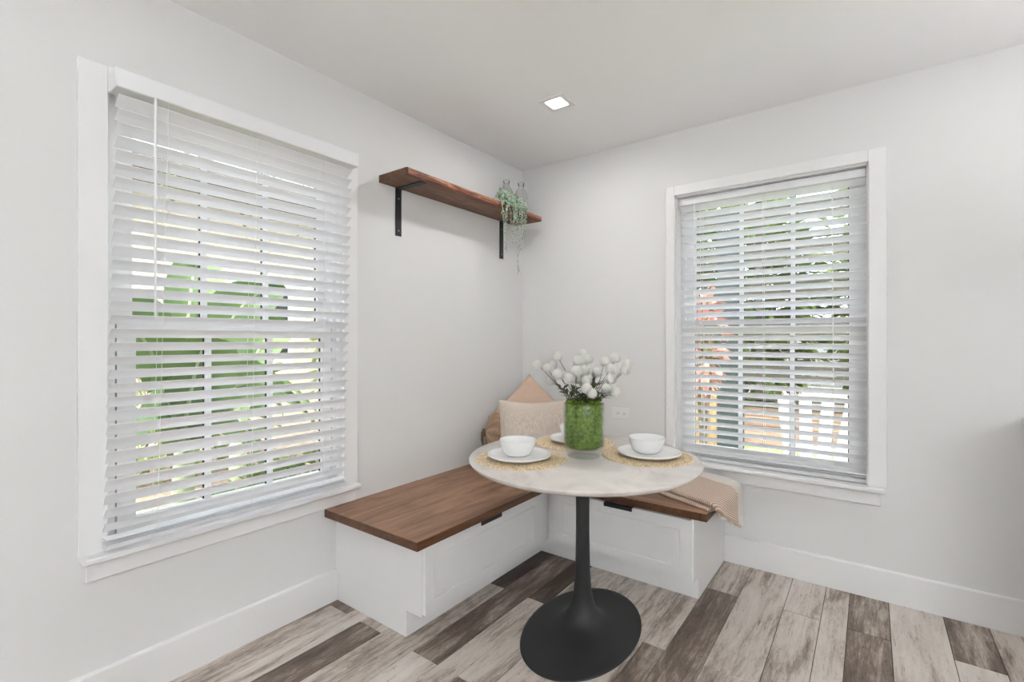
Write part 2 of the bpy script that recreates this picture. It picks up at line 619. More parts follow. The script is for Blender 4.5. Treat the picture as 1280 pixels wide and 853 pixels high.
# joints: medium widths break at -0.37 / -1.56, narrow and wide ones at -0.97 / -2.16
TONE = {  # column: [tones from the far wall towards the camera]
    0: [0.55, 0.62, 0.40], 1: [0.3, 0.22, 0.35], 2: [0.4, 0.28, 0.66], 3: [0.86, 0.30, 0.4], 4: [0.8, 0.66, 0.22],
    5: [0.92, 0.30, 0.3], 6: [0.6, 0.28, 0.60], 7: [0.38, 0.34, 0.3], 8: [0.45, 0.36, 0.3], 9: [0.40, 0.58, 0.3],
    10: [0.38, 0.62, 0.4], 11: [0.30, 0.40, 0.3], 12: [0.26, 0.24, 0.3], 13: [0.24, 0.3, 0.3], 14: [0.66, 0.62, 0.3],
    15: [0.20, 0.3, 0.5], 16: [0.72, 0.18, 0.3], 17: [0.22, 0.3, 0.3]}
for c in range(len(xs) - 1):
    med = 0.12 < xs[c + 1] - xs[c] < 0.165
    js = [-0.37, -1.563, -2.756, -3.949, -5.142] if med else [-0.97, -2.163, -3.356, -4.549]
    ys = [-0.004] + js + [YB]
    for i in range(len(ys) - 1):
        y1, y0 = ys[i], ys[i + 1]
        g = 0.0013
        cx, cy = (xs[c] + xs[c + 1]) / 2, (y0 + y1) / 2
        hx, hy = (xs[c + 1] - xs[c]) / 2 - g, (y1 - y0) / 2 - g
        b = MB()
        e = 0.0012
        vs_ = [(sx * hx, sy * hy, -0.0065) for sx, sy in ((-1, -1), (1, -1), (1, 1), (-1, 1))]
        vs_ += [(sx * hx, sy * hy, -e) for sx, sy in ((-1, -1), (1, -1), (1, 1), (-1, 1))]
        vs_ += [(sx * (hx - e), sy * (hy - e), 0.0) for sx, sy in ((-1, -1), (1, -1), (1, 1), (-1, 1))]
        fs = [(8, 9, 10, 11)] + [(a + k, a + (k + 1) % 4, a + 4 + (k + 1) % 4, a + 4 + k) for a in (0, 4) for k in range(4)]
        b.add(vs_, fs)
        o = link('plank', b.mesh('plank', M['plank']), (cx, cy, rnd.uniform(-0.0003, 0.0)), floor)
        t = TONE.get(c, [])
        tone = t[i] if i < len(t) else rnd.choice((0.2, 0.28, 0.3, 0.36, 0.6, 0.66))
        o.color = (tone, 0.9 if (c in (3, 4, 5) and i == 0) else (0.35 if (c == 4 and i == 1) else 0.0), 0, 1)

# baseboards (rounded top edge)
def baseboard(name, u0, u1, T):
    prof = [(0, 0), (0.015, 0), (0.015, 0.140), (0.0125, 0.1445), (0.009, 0.146), (0, 0.146)]
    b = MB().prism(prof, u0, u1, lambda p, q, a: T(a, p, q))
    return struct(name, b, M['trim'])


baseboard('baseboard_left', YB, -1.5215, TL)
baseboard('baseboard_right', 1.3745, 2.55, TR)


# ------------------------------------------------------------------ windows
def make_window(name, W, T, outer, sash, glass_u, munt_u, depth_lo, depth_up, stool, apron, track=True):
    root = struct_root(name, T((W['u0'] + W['u1']) / 2, 0, W['z0']))
    u0, u1, z0, z1 = W['u0'], W['u1'], W['z0'], W['z1']
    oz1 = outer[2]
    # casing boards
    part('casing', MB().bbox(outer[0], u0 + 0.004, 0, 0.02, z0, oz1, 0.002, T=T), M['trim'], root)
    part('casing', MB().bbox(u1 - 0.004, outer[1], 0, 0.02, z0, oz1, 0.002, T=T), M['trim'], root)
    part('casing', MB().bbox(u0 + 0.004, u1 - 0.004, 0, 0.02, z1 - 0.004, oz1, 0.002, T=T), M['trim'], root)
    # jamb lining
    j = MB()
    j.box(u0, u0 + 0.012, -WT, 0.0, z0, z1, T=T).box(u1 - 0.012, u1, -WT, 0.0, z0, z1, T=T)
    j.box(u0, u1, -WT, 0.0, z1 - 0.012, z1, T=T).box(u0, u1, -WT, -0.02, z0 - 0.002, z0 + 0.012, T=T)
    part('jamb', j, M['trim'], root)
    part('window_sill', MB().bbox(stool[0], stool[1], -0.02, 0.06, 0.509, z0, 0.004, T=T), M['trim'], root)
    part('apron', MB().bbox(apron[0], apron[1], 0, 0.018, apron[2], 0.509, 0.002, T=T), M['trim'], root)
    zm = 1.275
    for nm, d0, zb, zt, zg0, zg1 in (('lower_sash', depth_lo, z0 + 0.013, zm + 0.022, 0.607, zm - 0.022), ('upper_sash', depth_up, zm - 0.02, z1 - 0.013, zm + 0.022, z1 - 0.075)):
        d1_ = d0 + 0.028
        s = MB()
        s.box(sash[0], glass_u[0], d0, d1_, zb, zt, T=T).box(glass_u[1], sash[1], d0, d1_, zb, zt, T=T)
        s.box(glass_u[0], glass_u[1], d0, d1_, zb, zg0, T=T).box(glass_u[0], glass_u[1], d0, d1_, zg1, zt, T=T)
        so = part(nm, s, M['trim'], root)
        cols = [glass_u[0]] + [m for m in munt_u] + [glass_u[1]]
        for m in munt_u:
            part('muntin', MB().box(m - 0.011, m + 0.011, d0 + 0.004, d1_ - 0.002, zg0, zg1, T=T), M['trim'], so)
        for a, b_ in zip(cols[:-1], cols[1:]):
            part('pane', MB().box(a + 0.002, b_ - 0.002, d0 + 0.011, d0 + 0.015, zg0 + 0.002, zg1 - 0.002, T=T), M['pane'], so)
        # thin dark gasket around each light
        for a, b_ in zip(cols[:-1], cols[1:]):
            a2 = a + (0.011 if a in munt_u else 0)
            b2 = b_ - (0.011 if b_ in munt_u else 0)
            part('gasket', MB().box(b2 - 0.004, b2, d0 + 0.009, d0 + 0.017, zg0, zg1, T=T).box(a2, a2 + 0.002, d0 + 0.009, d0 + 0.017, zg0, zg1, T=T), M['gasket'], so)
    # dark track line beside the lower sash, side liners
    if track:
      part('track', MB().box(sash[0] - 0.006, sash[0] - 0.001, depth_lo + 0.004, depth_lo + 0.012, z0 + 0.012, zm, T=T).box(sash[1] + 0.001, sash[1] + 0.006, depth_lo + 0.004, depth_lo + 0.012, z0 + 0.012, zm, T=T), M['gasket'], root)
    li = MB()
    g_ = 0.006 if track else 0.0
    li.box(u0 + 0.012, sash[0] - g_, depth_up, depth_lo + 0.03, z0 + 0.012, z1 - 0.012, T=T)
    li.box(sash[1] + g_, u1 - 0.012, depth_up, depth_lo + 0.03, z0 + 0.012, z1 - 0.012, T=T)
    part('side_liner', li, M['trim'], root)
    return root


make_window('window_1', W1, TL, (-2.446, -1.412, 2.116), (-2.335, -1.525), (-2.282, -1.573), (-2.052, -1.812), -0.060, -0.098,
            (-2.440, -1.420), (-2.426, -1.423, 0.4425))
make_window('window_2', W2, TR, (1.051, 2.085, 2.120), (1.135, 1.985), (1.188, 1.936), (1.437, 1.690), -0.108, -0.138,
            (1.045, 2.078), (1.058, 2.062, 0.440), track=False)


# ------------------------------------------------------------------ blinds
def slat_mesh(L):
    """slightly crowned 50 mm slat; local x along its width, y along its length"""
    t = 0.0014
    prof = [(-0.025, 0), (-0.0235, t), (-0.012, t + 0.0012), (0, t + 0.0016), (0.012, t + 0.0012), (0.0235, t), (0.025, 0),
            (0.0235, -t), (0, -t + 0.0008), (-0.0235, -t)]
    return MB().prism(prof, -L / 2, L / 2, lambda p, q, a: (p, a, q)).mesh('slat', M['slat'])


def make_blind(T, rz, root_u, d, uc, L, ztop, zbot, n, tilt_fn, shift, label, rail_box, cords, wand, stack):
    root = thing('window_blind', T(root_u, d, zbot), label, 'blind', 'white slatted window blinds')
    part('headrail', MB().bbox(*rail_box, 0.003, T=T), M['blind'], root)
    me = slat_mesh(L)
    pitch = (ztop - zbot) / (n - 1)
    for i in range(n):
        z = ztop - i * pitch
        f = i / (n - 1)
        u = uc + shift * f
        p = Vector(T(u, d, z)) - ORG[root]
        o = link('slat', me, p, root)
        o.rotation_mode = 'XYZ'
        o.rotation_euler = (0, -math.radians(tilt_fn(f, z)) + rnd.uniform(-0.012, 0.012), rz)
    # stacked slats and bottom rail
    zz = zbot - pitch * 0.80
    for k in range(stack):
        p = Vector(T(uc + shift, d, zz - k * 0.0115)) - ORG[root]
        o = link('slat', me, p, root)
        o.rotation_euler = (0, rnd.uniform(-0.05, 0.05), rz)
    zr = zz - stack * 0.0115 - 0.004
    prof = [(-0.026, 0), (0.026, 0), (0.022, -0.013), (0.019, -0.017), (-0.019, -0.017), (-0.022, -0.013)]
    part('bottom_rail', MB().prism(prof, uc + shift - L / 2, uc + shift + L / 2, lambda p, q, a: T(a, d + p, zr + q)), M['blind'], root)
    for uu, sh in cords:
        for dd in (0.0255, -0.0255):
            part('ladder_cord', MB().tube([T(uu, d + dd, rail_box[4]), T(uu + sh, d + dd, zr)], 0.0009, 5), M['cord'], root)
    for uu, dd, za, zb_, r in wand:
        part('wand', MB().tube([T(uu, dd, za), T(uu, dd, za - 0.02), T(uu, dd, zb_ + 0.02), T(uu, dd, zb_)], [r * 0.5, r, r, r * 0.8], 8), M['blind'], root)
    return root


def tilt_left(f, z):
    # tilted most a little below the middle of the drop, as the photo shows
    if z > 1.12:
        return 36
    if z > 0.86:
        return 36 + (1.12 - z) / 0.26 * 22
    if z > 0.74:
        return 58
    return 58 - (0.74 - z) / 0.14 * 16


make_blind(TL, 0.0, -1.92, 0.060, -1.922, 0.874, 1.998, 0.618, 32, tilt_left, -0.032,
           'white slatted blind hanging in front of the window left of the floating shelf',
           (-2.372, -1.463, 0.02, 0.10, 2.028, 2.090), [(-2.222, -0.034), (-1.924, -0.022), (-1.628, -0.014)],
           [(-2.267, 0.106, 2.03, 1.294, 0.0042)], 1)
make_blind(TR, -PI / 2, 1.56, -0.052, 1.5625, 0.888, 1.990, 0.602, 32, lambda f, z: 29 + 8 * f, 0.012,
           'white slatted blind set inside the window frame above the folded throw',
           (1.112, 2.006, -0.080, -0.030, 2.008, 2.050), [(1.235, 0.008), (1.556, 0.008), (1.868, 0.008)],
           [(1.203, -0.022, 2.03, 1.30, 0.0028)], 3)

# ------------------------------------------------------------------ corner bench
BZ = 0.403       # top of the carcasses


def drawer_front(b, u0, u1, z0, z1, T):
    """front with a routed shaker groove; T(u, d, z), d grows outwards, front face at d = 0"""
    bm = bmesh.new()
    vs_ = [bm.verts.new(p) for p in ((u0, 0, z0), (u1, 0, z0), (u1, 0, z1), (u0, 0, z1))]
    f = bm.faces.new(vs_)
    bv = [bm.verts.new(p) for p in ((u0, -0.02, z0), (u1, -0.02, z0), (u1, -0.02, z1), (u0, -0.02, z1))]
    for i in range(4):
        bm.faces.new((vs_[i], vs_[(i + 1) % 4], bv[(i + 1) % 4], bv[i]))
    bm.faces.new(bv[::-1])
    bm.normal_update()
    sgn = f.normal.y      # local front may point either way
    bmesh.ops.inset_region(bm, faces=[f], thickness=0.068, depth=0)
    bmesh.ops.inset_region(bm, faces=[f], thickness=0.003, depth=0)
    for v in f.verts:
        v.co.y -= 0.005
    bmesh.ops.inset_region(bm, faces=[f], thickness=0.004, depth=0)
    bmesh.ops.inset_region(bm, faces=[f], thickness=0.003, depth=0)
    for v in f.verts:
        v.co.y += 0.003
    bm.verts.index_update()
    b.add([T(*v.co) for v in bm.verts], [[v.index for v in q.verts] for q in bm.faces])
    bm.free()
    return b


bl = thing('bench_cabinet', (0.29, -1.0, 0), 'white bench cabinet with one wide drawer under the left window wall', 'cabinet', 'corner bench cabinets')
FX = 0.583
side = [(0.001, 0), (0.493, 0), (0.493, 0.108), (FX, 0.108), (FX, BZ), (0.001, BZ)]
part('side_panel', MB().prism(side, -1.520, -1.502, lambda p, q, a: (p, a, q)), M['cabinet'], bl)
cb = MB()
cb.box(0.002, FX - 0.002, -1.502, -0.002, 0.110, BZ)
part('body', cb, M['cabinet'], bl)
part('toe_kick', MB().box(0.002, 0.493, -1.502, -0.002, 0.0, 0.110), M['cabinet'], bl)
part('filler', MB().box(FX - 0.002, FX + 0.004, -0.684, -0.592, 0.110, BZ), M['cabinet'], bl)
df = part('drawer', drawer_front(MB(), -1.518, -0.690, 0.122, 0.396, lambda u, d, z: (0.605 + d, u, z)), M['cabinet'], bl)
hb = MB().bbox(0.592, 0.616, -1.186, -1.036, 0.3962, 0.3985, 0.0008)
hb.bbox(0.6125, 0.616, -1.186, -1.036, 0.380, 0.3985, 0.0008)
part('handle', hb, M['black'], df, label='black edge pull')

br = thing('bench_cabinet', (1.0, -0.28, 0), 'white bench cabinet with one drawer below the right window, throw on its end', 'cabinet', 'corner bench cabinets')
FY = -0.585
side = [(0, 0), (-0.507, 0), (-0.507, 0.108), (FY, 0.108), (FY, BZ), (0, BZ)]
part('side_panel', MB().prism(side, 1.355, 1.373, lambda p, q, a: (a, p, q)), M['cabinet'], br)
part('body', MB().box(0.590, 1.355, FY + 0.002, -0.002, 0.110, BZ), M['cabinet'], br)
part('toe_kick', MB().box(0.495, 1.355, -0.507, -0.002, 0.0, 0.110), M['cabinet'], br)
df = part('drawer', drawer_front(MB(), 0.643, 1.366, 0.122, 0.396, lambda u, d, z: (u, -0.605 - d, z)), M['cabinet'], br)
hb = MB().bbox(0.939, 1.089, -0.616, -0.592, 0.3962, 0.3985, 0.0008)
hb.bbox(0.939, 1.089, -0.616, -0.6125, 0.380, 0.3985, 0.0008)
part('handle', hb, M['black'], df, label='black edge pull')

ts = thing('wooden_bench_top', (0.5, -0.5, BZ), 'brown stained wood seat top wrapping the corner bench', 'bench top')


def seat_board(name, x0, x1, y0, y1, mat_top, root):
    b = MB()
    z0, z1, e = BZ + 0.0005, 0.440, 0.0022
    vs_ = [(x, y, z0) for x, y in ((x0, y0), (x1, y0), (x1, y1), (x0, y1))]
    vs_ += [(x, y, z1 - e) for x, y in ((x0, y0), (x1, y0), (x1, y1), (x0, y1))]
    vs_ += [(x, y, z1) for x, y in ((x0 + e, y0 + e), (x1 - e, y0 + e), (x1 - e, y1 - e), (x0 + e, y1 - e))]
    b.add(vs_, [(0, 1, 2, 3)] + [(k, (k + 1) % 4, 4 + (k + 1) % 4, 4 + k) for k in range(4)], 1)
    b.add(vs_[4:], [(4, 5, 6, 7)] + [(k, (k + 1) % 4, 4 + (k + 1) % 4, 4 + k) for k in range(4)], 0)
    return part(name, b, [mat_top, M['seat_edge']], root)


n_b = 4
for k in range(n_b):
    seat_board('board', 0.003 + 0.621 * k / n_b, 0.003 + 0.621 * (k + 1) / n_b, -1.580, -0.003, M['seat_y'], ts)
n_b = 4
for k in range(n_b):
    seat_board('board', 0.6243, 1.436, -0.603 + 0.6 * k / n_b, -0.603 + 0.6 * (k + 1) / n_b, M['seat_x'], ts)

# ------------------------------------------------------------------ pedestal table
TX, TY, TZ = 1.047, -1.038, 0.730
tb = thing('pedestal_table', (TX, TY, 0), 'round marble table on a black trumpet pedestal with oval foot', 'table')
ax = math.radians(-75.3)


def oval(a, b, ang):
    ca, sa = math.cos(ang), math.sin(ang)

    def f(x, y, z, r, t):
        X, Y = x * a, y * b
        return (X * ca - Y * sa, X * sa + Y * ca, z)
    return f


prof = [(0, 0.704), (0.93, 0.704), (0.96, 0.7075), (0.988, 0.716), (0.998, 0.7235), (1.0, 0.7265), (0.998, 0.729), (0.994, 0.730), (0, 0.730)]
part('table_top', MB().lathe(prof, (TX, TY, 0), 128, fx=oval(0.490, 0.475, ax)), M['marble'], tb, smooth=30)
ped = MB()
fa = math.radians(-84.3)


def ped_fx(x, y, z, r, t):
    # blends from the round stem to the oval foot
    k = min(1, max(0, (r - 0.03) / 0.32))
    a_, b_ = 1.0, 1.0 - k * (1 - 0.229 / 0.353)
    ca, sa = math.cos(fa), math.sin(fa)
    X, Y = x * a_, y * b_
    return (X * ca - Y * sa, X * sa + Y * ca, z)


prof = [(0, 0), (0.349, 0), (0.353, 0.003), (0.3515, 0.006), (0.345, 0.0085), (0.31, 0.0115), (0.26, 0.0155), (0.21, 0.0205), (0.165, 0.027), (0.13, 0.036),
        (0.10, 0.049), (0.078, 0.066), (0.060, 0.090), (0.047, 0.120), (0.038, 0.165), (0.0325, 0.23), (0.0295, 0.32), (0.028, 0.42), (0.028, 0.52), (0.0295, 0.60), (0.033, 0.66), (0.038, 0.690), (0.12, 0.698), (0.12, 0.7035), (0, 0.7035)]
part('pedestal', MB().lathe(prof, (TX, TY, 0), 96, fx=ped_fx), M['pedestal'], tb, smooth=40)

# ------------------------------------------------------------------ place settings
def mat_mesh():
    b = MB()
    nr, na = 78, 260
    R = 0.185
    vs_, fs = [], []
    for i in range(nr + 1):
        r = R * (i / nr) if i else 0.002
        ring = (r / 0.0142)
        for j in range(na):
            a = 2 * PI * j / na
            row = int(ring)
            ph = ring - row
            br_ = abs(math.sin(a * (10 + row * 5) + row * 1.7 + (ph - 0.5) * 1.4))
            z = 0.0006 + 0.0052 * math.sqrt(max(0, math.sin(PI * ph))) * (0.25 + 0.75 * br_)
            rr = r
            if i == nr:
                rr = r + 0.003 * br_
                z = 0.0005
            z += 0.0008 * noise.noise(Vector((rr * math.cos(a) * 60, rr * math.sin(a) * 60, 1)))
            vs_.append((rr * math.cos(a), rr * math.sin(a), max(0.0004, z)))
    for i in range(nr):
        for j in range(na):
            k = (j + 1) % na
            fs.append((i * na + j, i * na + k, (i + 1) * na + k, (i + 1) * na + j))
    fs.append(tuple(range(na)))
    n0 = len(vs_)
    vs_ += [(x, y, 0.0) for x, y, z in vs_[nr * na:]]
    for j in range(na):
        k = (j + 1) % na
        fs.append((nr * na + j, nr * na + k, n0 + k, n0 + j))
    fs.append(tuple(n0 + j for j in range(na))[::-1])
    b.add(vs_, fs)
    return b.mesh('placemat', M['straw'], smooth=60)


mm = mat_mesh()
pl_prof = [(0, 0.003), (0.055, 0.003), (0.06, 0.0), (0.075, 0.0), (0.08, 0.004), (0.112, 0.008), (0.126, 0.013), (0.130, 0.0175), (0.1295, 0.0205), (0.127, 0.0215),
           (0.124, 0.0205), (0.118, 0.0145), (0.10, 0.0125), (0.05, 0.0118), (0, 0.0115)]
mp = MB().lathe(pl_prof, (0, 0, 0), 72).mesh('dinner_plate', M['china'], smooth=50)
bw_prof = [(0, 0.004), (0.03, 0.004), (0.036, 0.0), (0.045, 0.0), (0.050, 0.003), (0.057, 0.010), (0.063, 0.020), (0.068, 0.033), (0.0725, 0.048), (0.0755, 0.060), (0.0758, 0.0625), (0.0745, 0.0635),
           (0.0725, 0.062), (0.069, 0.047), (0.0645, 0.033), (0.059, 0.021), (0.050, 0.012), (0.035, 0.0085), (0, 0.008)]
mbw = MB().lathe(bw_prof, (0, 0, 0), 72).mesh('bowl', M['china'], smooth=50)
for (mx, my), (px_, py_), where in (((0.867, -1.233), (0.870, -1.250), 'nearest the left window'), ((1.267, -0.882), (1.279, -0.890), 'nearest the right window'), ((0.890, -0.826), (0.900, -0.822), 'behind the glass vase')):
    tag(link('placemat', mm, (mx, my, TZ), None, (0, 0, rnd.uniform(0, 6))), 'round braided straw placemat ' + where, 'placemat', 'straw placemats on the marble table')
    zp = TZ + 0.0058
    tag(link('dinner_plate', mp, (px_, py_, zp)), 'flat white ceramic plate on the placemat ' + where, 'plate', 'white plates on the marble table')
    tag(link('bowl', mbw, (px_ - 0.012, py_ + 0.006, zp + 0.0118)), 'white ceramic bowl on the plate ' + where, 'bowl', 'white bowls on the marble table')

# ------------------------------------------------------------------ vase, moss and flowers
VX, VY = 1.052, -1.036
vz = TZ + 0.0005
vo = [(0, 0.002), (0.050, 0.002), (0.058, 0.0), (0.068, 0.0), (0.070, 0.004), (0.068, 0.012), (0.066, 0.018), (0.070, 0.024), (0.078, 0.029), (0.084, 0.038), (0.0855, 0.05), (0.0855, 0.222), (0.0845, 0.224),
      (0.0825, 0.222), (0.0825, 0.05), (0.080, 0.040), (0.073, 0.034), (0, 0.033)]
solo('glass_vase', MB().lathe(vo, (VX, VY, vz), 64), M['vase_glass'], (VX, VY, vz), 'clear cylinder glass vase with thick foot in the middle of the table', 'vase', smooth=40)
mo = MB()
nz_, na_ = 64, 132
vs_, fs = [], []
for i in range(nz_ + 1):
    f = i / nz_
    z = vz + 0.0375 + 0.188 * f
    for j in range(na_):
        a = 2 * PI * j / na_
        p = Vector((math.cos(a) * 0.08, math.sin(a) * 0.08, z))
        d = noise.cell(p * 1) * 0
        n1 = noise.noise(p * 62)
        n2 = noise.noise(p * 150)
        r = 0.0775 + 0.0045 * n1 + 0.0035 * n2
        r = min(r, 0.0812)
        if f < 0.06:
            r -= 0.013 * (1 - f / 0.06)
        if f > 0.96:
            r -= 0.01 * (f - 0.96) / 0.04
        vs_.append((VX + r * math.cos(a), VY + r * math.sin(a), z + 0.004 * n2))
for i in range(nz_):
    for j in range(na_):
        k = (j + 1) % na_
        fs.append((i * na_ + j, i * na_ + k, (i + 1) * na_ + k, (i + 1) * na_ + j))
mo.add(vs_, fs)
top0 = nz_ * na_
c0 = len(vs_)
cv = [(VX, VY, vz + 0.235)]
mo.add([vs_[top0 + j] for j in range(na_)] + cv, [(j, (j + 1) % na_, na_) for j in range(na_)])
mo.add([vs_[j] for j in range(na_)] + [(VX, VY, vz + 0.036)], [((j + 1) % na_, j, na_) for j in range(na_)])
# curled tufts on the surface
for _ in range(620):
    a = rnd.uniform(0, 2 * PI)
    z = vz + rnd.uniform(0.046, 0.222)
    s = rnd.uniform(0.0032, 0.0058)
    c = Vector((VX + 0.0765 * math.cos(a), VY + 0.0765 * math.sin(a), z))
    q = [(c.x + s * x, c.y + s * y, c.z + s * zz) for x, y, zz in ((1, 0, 0), (-1, 0, 0), (0, 1, 0), (0, -1, 0), (0, 0, 1), (0, 0, -1))]
    mo.add(q, [(0, 2, 4), (2, 1, 4), (1, 3, 4), (3, 0, 4), (2, 0, 5), (1, 2, 5), (3, 1, 5), (0, 3, 5)])
for _ in range(90):
    a = rnd.uniform(0, 2 * PI)
    rr = 0.074 * math.sqrt(rnd.random())
    s = rnd.uniform(0.006, 0.011)
    c = Vector((VX + rr * math.cos(a), VY + rr * math.sin(a), vz + 0.226 + rnd.uniform(0, 0.012)))
    q = [(c.x + s * x, c.y + s * y, c.z + s * zz) for x, y, zz in ((1, 0, 0), (-1, 0, 0), (0, 1, 0), (0, -1, 0), (0, 0, 1), (0, 0, -1))]
    mo.add(q, [(0, 2, 4), (2, 1, 4), (1, 3, 4), (3, 0, 4), (2, 0, 5), (1, 2, 5), (3, 1, 5), (0, 3, 5)])
o = solo('moss_filling', mo, M['moss'], (VX, VY, vz + 0.036), 'bright green preserved moss packed inside the glass vase', 'moss', smooth=True)
o['kind'] = 'stuff'

# bloom: a ball of overlapping petals
def bloom_mesh():
    b = MB()
    g = PI * (3 - math.sqrt(5))
    N = 190
    b.lathe([(0, -0.78), (0.45, -0.62), (0.76, -0.1), (0.72, 0.35), (0.4, 0.68), (0, 0.8)], (0, 0, 0), 12)
    for i in range(N):
        zc = 1 - 2 * (i + 0.5) / N
        if zc < -0.85:
            continue
        r = math.sqrt(1 - zc * zc)
        a = g * i
        nrm = Vector((r * math.cos(a), r * math.sin(a), zc))
        up = Vector((0, 0, 1)) if abs(zc) < 0.95 else Vector((1, 0, 0))
        s = nrm.cross(up).normalized()
        t = s.cross(nrm)
        tilt = rnd.uniform(0.05, 0.3)
        w, h = rnd.uniform(0.12, 0.17), rnd.uniform(0.14, 0.2)
        base = nrm * 0.70
        tip = nrm * rnd.uniform(0.95, 1.04)
        b.add([base - s * w * 0.4, base + s * w * 0.4, tip * 0.97 + s * w + t * h * (0.2 + tilt), tip + t * h * (0.6 + tilt), tip * 0.97 - s * w + t * h * (0.2 + tilt), tip * 0.93 + t * h * 0.1],
              [(0, 1, 2, 5), (5, 2, 3), (5, 3, 4), (0, 5, 4)])
    return b.mesh('bloom', M['bloom'], smooth=True)


bloom = bloom_mesh()
fw = Vector((-math.sin(0.637875), math.cos(0.637875), 0))
rt = Vector((math.cos(0.637875), math.sin(0.637875), 0))
vc = Vector((VX, VY, 0))
depth0 = (vc - Vector((2.0236, -2.8561, 0))).dot(fw)
# (sideways metres from the vase axis, height above the table, towards the viewer, radius)
FL = []
for X, Y, r_, near in ((72, 150, 32, 0.0), (210, 92, 33, -0.03), (138, 172, 30, 0.02), (180, 152, 28, -0.05), (212, 222, 38, 0.03), (390, 75, 32, -0.07), (360, 128, 40, 0.0),
                       (425, 115, 35, -0.04), (345, 200, 40, 0.05), (295, 250, 36, 0.06), (402, 192, 36, 0.02), (440, 215, 30, -0.02), (350, 258, 32, 0.01), (417, 260, 34, 0.06),
                       (415, 320, 37, 0.09), (455, 355, 33, 0.10), (490, 207, 33, 0.0), (545, 130, 33, -0.03), (585, 185, 36, 0.02), (620, 105, 34, -0.05), (705, 148, 34, -0.04),
                       (690, 192, 36, 0.02), (588, 255, 38, 0.04), (560, 328, 36, 0.05), (620, 345, 34, 0.07), (275, 215, 27, -0.03), (166, 266, 30, -0.06)):
    px = 660 + X / 5.686
    py = 430 + Y / 5.686
    dd = depth0 - near
    lat = (px - 640) / 604.88 * dd
    z = 1.2201 + (424.815 - py) / 604.88 * dd
    pos = Vector((2.0236, -2.8561, 0)) + fw * dd + rt * lat
    FL.append((Vector((pos.x, pos.y, z)), r_ / 5.686 / 604.88 * dd))
FLAB = {0: 'white ball flower farthest left, on a long bare stem', 1: 'tall white ball flower on the left, over the beige cushion tip side', 2: 'white ball flower just right of the leftmost bloom',
        3: 'white ball flower second row on the left, behind its neighbour', 4: 'large white ball flower low on the left above the leaves', 5: 'highest white ball flower at the top centre',
        6: 'large white ball flower just below the highest bloom', 7: 'white ball flower right of the top centre bloom', 14: 'low white ball flower hanging at the front of the vase',
        15: 'lowest white ball flower just above the vase rim', 17: 'white ball flower upper right of centre', 18: 'white ball flower in the middle of the right hand group',
        19: 'tallest white ball flower on the right', 20: 'white ball flower at far right, the upper one behind', 21: 'white ball flower at far right, the lower one in front',
        22: 'white ball flower low on the right between leaves and stems', 23: 'white ball flower low right beside the dark leaves', 24: 'lowest white ball flower on the right above the socket',
        8: 'white ball flower at the left of the middle cluster, under the big upper bloom', 9: 'white ball flower at the lower left of the middle cluster', 10: 'white ball flower in the very centre of the middle cluster',
        11: 'white ball flower at the right edge of the middle cluster', 12: 'small white ball flower tucked in the lower middle of the cluster', 13: 'white ball flower right above the low front bloom',
        25: 'small white ball flower between the left blooms and the middle cluster', 16: 'white ball flower right of the central cluster', 26: 'white ball flower lowest on the left, half hidden behind'}
for i, (p, r) in enumerate(FL):
    base = Vector((VX + (p.x - VX) * 0.22, VY + (p.y - VY) * 0.22, vz + 0.20))
    t = thing('white_flower', base, FLAB.get(i, 'white ball flower within the dense central cluster'), 'flower', 'white ball flowers in the vase')
    b = link('bloom', bloom, p - base, t, (rnd.uniform(-0.4, 0.4), rnd.uniform(-0.4, 0.4), rnd.uniform(0, 6)))
    b.scale = (r * 1.2, r * 1.2, r * 1.2)
    mid = base.lerp(p, 0.55) + Vector((rnd.uniform(-1, 1), rnd.uniform(-1, 1), 0)) * 0.012 + Vector((0, 0, 0.012))
    part('stem', MB().tube([base, base.lerp(mid, 0.5) + Vector((0, 0, 0.006)), mid, p - (p - mid).normalized() * r * 0.7], [0.0017, 0.0015, 0.0013, 0.0012], 6), M['stem'], t, smooth=True)


def leaf_geo(b, p, d, n, L, w, bend=0.3, thick=0.0004):
    """a pointed leaf from p along d with normal n"""
    d = d.normalized()
    s = d.cross(n).normalized()
    n = s.cross(d).normalized()
    st = [(0, 0.12), (0.25, 0.8), (0.5, 1.0), (0.78, 0.6), (1.0, 0.03)]
    vs_ = []
    for f, ww in st:
        c = p + d * (L * f) - n * (bend * L * f * f)
        fold = n * (w * 0.12 * ww)
        vs_ += [c - s * (w * ww / 2) + fold, c, c + s * (w * ww / 2) + fold]
    m = len(vs_)
    vs2 = vs_ + [v - n * thick for v in vs_]
    fs = []
    for i in range(len(st) - 1):
        for k in (0, 1):
            a = i * 3 + k
            fs.append((a, a + 1, a + 4, a + 3))
            fs.append((m + a + 3, m + a + 4, m + a + 1, m + a))
    b.add(vs2, fs)


